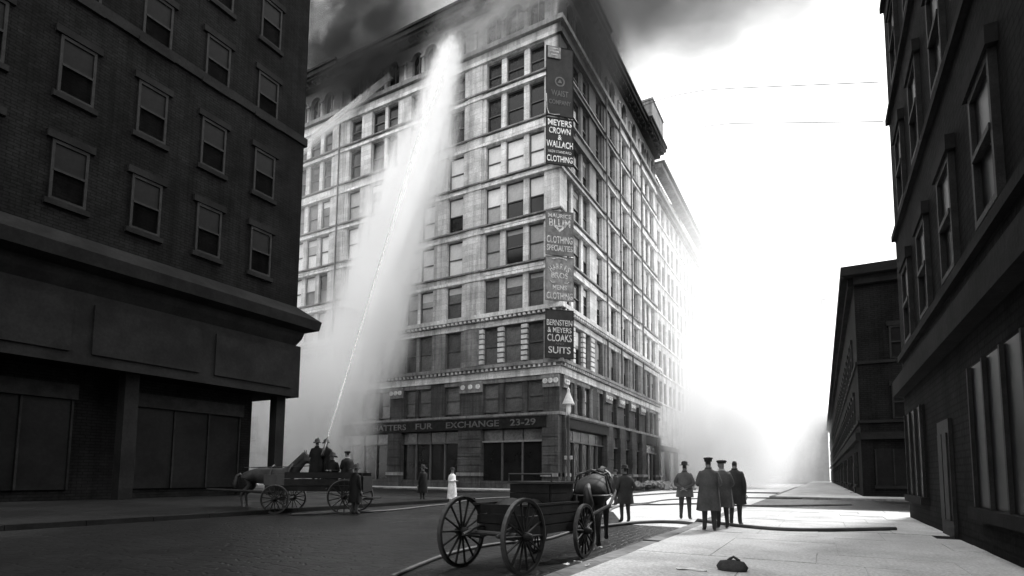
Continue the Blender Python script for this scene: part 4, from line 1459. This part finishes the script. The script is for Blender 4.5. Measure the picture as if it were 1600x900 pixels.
for lab, pts, r_ in HOSES:
    q = [on_ground(x, y) for x, y in pts]
    # smooth
    out = []
    for i in range(len(q) - 1):
        p0, p1, p2, p3 = q[max(i - 1, 0)], q[i], q[i + 1], q[min(i + 2, len(q) - 1)]
        for k in range(6):
            u_ = k / 6
            out.append(0.5 * ((2 * p1) + (p2 - p0) * u_ + (2 * p0 - 5 * p1 + 4 * p2 - p3) * u_ ** 2 + (3 * p1 - p0 - 3 * p2 + p3) * u_ ** 3))
    out.append(q[-1])
    for p in out:
        on_kerb = (p.x > 17.6 and p.y < -20.0)
        p.z = r_ + (0.135 if on_kerb else 0.008)
    tag(MB().tube(out, r_, 8).build('fire_hose', M['hose'], None, True), lab, 'hose', 'fire hoses on the street')


def scrap(px, py, w, h, label, z=0.14, rot=0.3):
    p = on_ground(px, py, z)
    rows = []
    for i in range(4):
        rows.append([(w * (j / 3 - 0.5), h * (i / 3 - 0.5), 0.006 + 0.03 * random.random()) for j in range(4)])
    m = MB().rings(rows, close=False, cap0=False, cap1=False)
    m2 = MB()
    m2.rings([[(x, y, zz) for x, y, zz in r_] for r_ in rows] , close=False, cap0=False, cap1=False)
    o = m.build('paper_scrap', M['paper'])
    o.location = (p.x, p.y, z + 0.002)
    o.rotation_euler = (0, 0, rot)
    md = o.modifiers.new('thick', 'SOLIDIFY')
    md.thickness = 0.004
    tag(o, label, 'paper', 'paper scraps on the ground')


scrap(885, 883, 0.09, 0.08, 'small white scrap by the front wheel of the wagon')
scrap(903, 880, 0.12, 0.04, 'thin white scrap just right of the front wheel')
scrap(938, 857, 0.07, 0.06, 'white scrap near the hooves of the harnessed horse')
scrap(918, 885, 0.10, 0.04, 'flat white scrap on the pale pavement below the horse', rot=1.2)
scrap(1072, 891, 0.26, 0.09, 'long crumpled white paper at the bottom of the pavement', rot=0.5)
scrap(1096, 894, 0.14, 0.06, 'torn white paper just right of the long crumpled one', rot=0.2)
p = on_ground(1138, 893, 0.13)
bd = MB()
bd.lathe([(0.02, 0), (0.15, 0.01), (0.17, 0.07), (0.13, 0.14), (0.03, 0.16)], seg=14, sx=1.2, sy=0.8)
bd.tube([(-0.05, 0, 0.15), (0.02, 0, 0.2), (0.1, 0, 0.15)], 0.02, 6)
o = bd.build('canvas_bag', M['coat'], None, True)
o.location = (p.x + 0.05, p.y, 0.13)
tag(o, 'dark bag lying on the pale pavement at the lower right', 'bag')
p = on_ground(1018, 846, 0.13)
tag(MB().box(p.x - 0.16, p.x + 0.16, p.y - 0.03, p.y + 0.03, 0.131, 0.16).build('wood_lath', M['coat_grey']), 'short grey lath lying alone on the open pavement', 'lath')

rb = MB()
rc = on_ground(1022, 766)
for i in range(150):
    a = random.gauss(0, 1.9)
    b_ = random.gauss(0, 0.9)
    hgt = max(0.0, 0.9 * math.exp(-(a / 2.6) ** 2) + random.uniform(-0.25, 0.1))
    s_ = random.uniform(0.12, 0.4)
    M4 = Euler((random.random() * 3, random.random() * 3, random.random() * 3)).to_matrix()
    cen = Vector((rc.x, rc.y, 0)) + CR * a + Vector((0, b_, 0)) + Vector((0, 0, hgt * 0.5 + 0.05))
    cen.z = hgt * 0.6 + 0.1
    rb.box(-s_, s_, -s_ * 0.6, s_ * 0.6, -s_ * 0.4, s_ * 0.4, lambda x, y, z: tuple(cen + M4 @ Vector((x, y, z))))
tag(rb.build('rubble_heap', M['rubble']), 'heap of broken rubble in the street beyond the hoses', 'rubble heap', kind='stuff')

for lab, pts in (('upper overhead wire sagging across the bright sky', [(1003, 166), (1030, 156), (1060, 148), (1100, 141), (1143, 138), (1380, 128)]), ('lower fainter overhead wire across the bright sky', [(1040, 212), (1070, 204), (1105, 197), (1143, 193), (1380, 190)])):
    q = []
    for i, (x, y) in enumerate(pts):
        f = i / (len(pts) - 1)
        dpt = 62 - 22 * f
        q.append(CAMP + ray(x, y) * dpt)
    tag(MB().tube(q, 0.035, 5).build('overhead_wire', M['wire']), lab, 'wire', 'overhead wires')


# ------------------------------------------------------------------ water, mist and smoke
def water_mat():
    m, t, b = nmat('water_spray')
    co = t.nodes.new('ShaderNodeTexCoord').outputs['Object']
    n = noise(t, mapped(t, co, (0.5, 0.5, 0.2)), 1.0, 4, 0.6)
    b.inputs['Base Color'].default_value = (0.82, 0.82, 0.82, 1)
    b.inputs['Roughness'].default_value = 0.5
    b.inputs['Subsurface Weight'].default_value = 0.0
    b.inputs['Transmission Weight'].default_value = 0.15
    t.links.new(rng(t, n, 0.3, 0.7, 0.14, 0.42), b.inputs['Alpha'])
    return m


M['water'] = water_mat()


def jet(label, p0, p1, r0, r1, sag, n=30, strands=5, spread=0.5):
    m = MB()
    a = (p1 - p0).cross(Vector((0, 0, 1))).normalized()
    b = a.cross((p1 - p0).normalized())
    for k in range(strands):
        ox, oy = random.gauss(0, spread * 0.5), random.gauss(0, spread * 0.5)
        end = 1.0 if k == 0 else random.uniform(0.7, 1.0)
        pts, rad = [], []
        w1, w2 = random.random() * 6, random.random() * 6
        for i in range(n + 1):
            f = end * i / n
            p = p0.lerp(p1, f)
            p.z += sag * 4 * f * (1 - f)
            g = f ** 1.6
            p += a * (ox * g + 0.12 * g * math.sin(f * 17 + w1)) + b * (oy * g + 0.12 * g * math.sin(f * 23 + w2))
            pts.append(p)
            rad.append((r0 if k == 0 else r0 * min(1, f * 4 + 0.05)) + (r1 - r0) * f ** 1.2 * (0.9 + 0.15 * math.sin(f * 9 + w1)) * (1 if k == 0 else 0.6))
        m.tube(pts, rad, 8)
    o = m.build('water_jet', M['water'], None, True)
    tag(o, label, 'water jet')


jet('long main water jet rising from the firemen to the top storey', NOZ + d * 0.05, HIT, 0.032, 0.20, 0.9)
J2 = on_front(-120, 733, -10)
H2 = on_front(611, 119, -0.5)
jet('second thinner water jet slanting up from the left street to the dark top storey', J2, H2, 0.08, 0.34, 1.6)


def soft_volume(name, dens, color, aniso, nscale, namt, core=0.0, cone=False, coords=(1, 1, 1), emitless=True):
    m = bpy.data.materials.new(name)
    m.use_nodes = True
    t = m.node_tree
    t.nodes.clear()
    out = t.nodes.new('ShaderNodeOutputMaterial')
    pv = t.nodes.new('ShaderNodeVolumePrincipled')
    pv.inputs['Color'].default_value = (color, color, color, 1)
    pv.inputs['Anisotropy'].default_value = aniso
    co = t.nodes.new('ShaderNodeTexCoord').outputs['Object']
    if cone:
        sp = t.nodes.new('ShaderNodeSeparateXYZ')
        t.links.new(co, sp.inputs[0])
        rr = mth(t, 'SQRT', mth(t, 'ADD', mth(t, 'MULTIPLY', sp.outputs['X'], sp.outputs['X']), mth(t, 'MULTIPLY', sp.outputs['Y'], sp.outputs['Y'])))
        wd = mth(t, 'MULTIPLY', mth(t, 'MULTIPLY', sp.outputs['Z'], 1.55), mth(t, 'SUBTRACT', 1.0, mth(t, 'MULTIPLY', sp.outputs['Z'], 0.62)))
        rr = mth(t, 'DIVIDE', rr, mth(t, 'ADD', wd, 0.06))
        fall = rng(t, rr, core, 1.0, 1, 0)
        fall = mth(t, 'MULTIPLY', fall, rng(t, sp.outputs['Z'], 0.0, 0.25, 0.3, 1))
        fall = mth(t, 'MULTIPLY', fall, rng(t, sp.outputs['Z'], 0.86, 1.0, 1, 0.0))
    else:
        ln = t.nodes.new('ShaderNodeVectorMath')
        ln.operation = 'LENGTH'
        t.links.new(co, ln.inputs[0])
        fall = rng(t, ln.outputs['Value'], core, 1.0, 1, 0)
    n = noise(t, mapped(t, co, coords), nscale, 6, 0.66)
    nf = rng(t, n, 0.38, 0.64, 1 - namt, 1 + namt)
    t.links.new(mth(t, 'MULTIPLY', mth(t, 'MULTIPLY', fall, nf), dens), pv.inputs['Density'])
    t.links.new(pv.outputs[0], out.inputs['Volume'])
    return m


def puff(name, label, cat, loc, rad, dens, color, aniso=0.2, nscale=2.0, namt=0.6, core=0.15, rot=(0, 0, 0), coords=(1, 1, 1), group=None):
    bm = bmesh.new()
    bmesh.ops.create_icosphere(bm, subdivisions=3, radius=1.0)
    me = bpy.data.meshes.new(name)
    bm.to_mesh(me)
    bm.free()
    o = new_obj(name, me, soft_volume(name + '_volume', dens, color, aniso, nscale, namt, core, coords=coords))
    o.location = loc
    o.scale = rad
    o.rotation_euler = rot
    tag(o, label, cat, group, 'stuff')
    return o


# spray round the main jet
def spray_cone(label, p0, p1, rad, dens, m0=0.065):
    ax = p1 - p0
    m = MB().lathe([(m0, 0.0), (0.32, 0.15), (0.64, 0.4), (0.74, 0.7), (0.70, 1.0)], seg=20)
    o = m.build('water_spray', soft_volume('spray_volume', dens, 1.0, 0.1, 4.0, 0.95, 0.0, True, coords=(1.6, 1.6, 6.0)))
    o.location = p0
    o.scale = (rad, rad, ax.length * 1.02)
    o.rotation_euler = ax.to_track_quat('Z', 'Y').to_euler()
    tag(o, label, 'spray', None, 'stuff')


spray_cone('bright cone of spray widening round the main water jet', NOZ, HIT, 2.4, 0.7)
spray_cone('thin cone of spray round the second water jet', J2, H2, 0.95, 3.2)
WH = 1.0
c = on_front(676, 215, -3.0)
puff('falling_mist', 'bright burst of spray dropping from where the main jet lands', 'mist', c, (3.6, 2.3, 12), 1.3, WH, 0.0, 4.2, 1.0, 0.0, rot=(0, R(9), 0), coords=(1.8, 1.8, 0.8))
c = on_front(612, 375, -4.0)
puff('falling_mist', 'white curtain of falling spray in front of the left facade', 'mist', c, (5.4, 3.4, 14.5), 2.2, WH, 0.0, 3.2, 0.98, 0.0, rot=(0, R(13), 0), coords=(2.0, 2.0, 0.7))
c = on_front(572, 510, -5.0)
puff('falling_mist', 'lowest white skirt of the falling spray over the street', 'mist', c, (6.4, 4.0, 11), 1.4, WH, 0.0, 3.0, 0.95, 0.0, rot=(0, R(10), 0), coords=(1.8, 1.8, 0.6))
c = on_front(478, 640, -10)
puff('falling_mist', 'pale mist drifting low over the left street', 'mist', c, (8.5, 7.0, 12), 0.6, WH, 0.0, 2.6, 0.8, 0.0, coords=(1.3, 1.3, 0.7))
c = on_front(490, 330, -3)
puff('falling_mist', 'thin mist veiling the far end of the left facade', 'mist', c, (11, 3.0, 19), 0.05, WH, 0.3, 2.0, 0.4, 0.1)
puff('street_mist', 'dense white steam filling the far right street', 'mist', (10, 42, 9), (13, 27, 18), 0.10, WH, 0.55, 3.2, 0.85, 0.2, coords=(1.5, 1.5, 0.8))
puff('street_mist', 'ragged white burst of spray at the foot of the right facade', 'mist', (9.5, 35, 7), (9, 12, 15), 0.40, WH, 0.55, 3.4, 0.95, 0.0, coords=(1.6, 1.6, 0.8))
puff('street_mist', 'thin white steam high along the right facades', 'mist', (9, 48, 24), (14, 44, 32), 0.032, WH, 0.55, 2.0, 0.4, 0.2)
puff('street_mist', 'far bank of white steam closing the right street', 'mist', (12, 125, 25), (24, 50, 50), 0.025, WH, 0.55, 2.6, 0.6, 0.2)
puff('roof_smoke', 'black smoke rolling off the roof at the upper left', 'smoke', (-31, 4, 62), (21, 10, 14), 0.45, 0.10, 0.1, 2.4, 0.85, 0.1)
puff('roof_smoke', 'grey smoke pouring from the middle of the roof', 'smoke', (-12, 1.5, 55), (11, 5, 9), 0.30, 0.75, 0.1, 2.6, 0.8, 0.1)
c = on_front(775, 22, -2.2)
puff('roof_smoke', 'grey smoke veiling the arched windows of the top storey', 'smoke', c, (11, 2.0, 4.8), 0.30, 0.75, 0.1, 3.0, 0.9, 0.0)
puff('roof_smoke', 'dark smoke clinging under the cornice at the corner', 'smoke', (1.0, 6, 49), (3.6, 11, 8), 0.42, 0.10, 0.1, 2.4, 0.6, 0.1)
puff('roof_smoke', 'black smoke hanging before the top storey on the left', 'smoke', (-24.5, -1.6, 48.6), (9.5, 2.0, 3.6), 1.5, 0.08, 0.1, 2.6, 0.8, 0.1)
c = CAMP + ray(1090, -120) * 130
puff('roof_smoke', 'grey smoke drifting high across the sky to the right', 'smoke', c, (75, 50, 34), 0.11, 0.2, 0.1, 2.4, 0.8, 0.0)
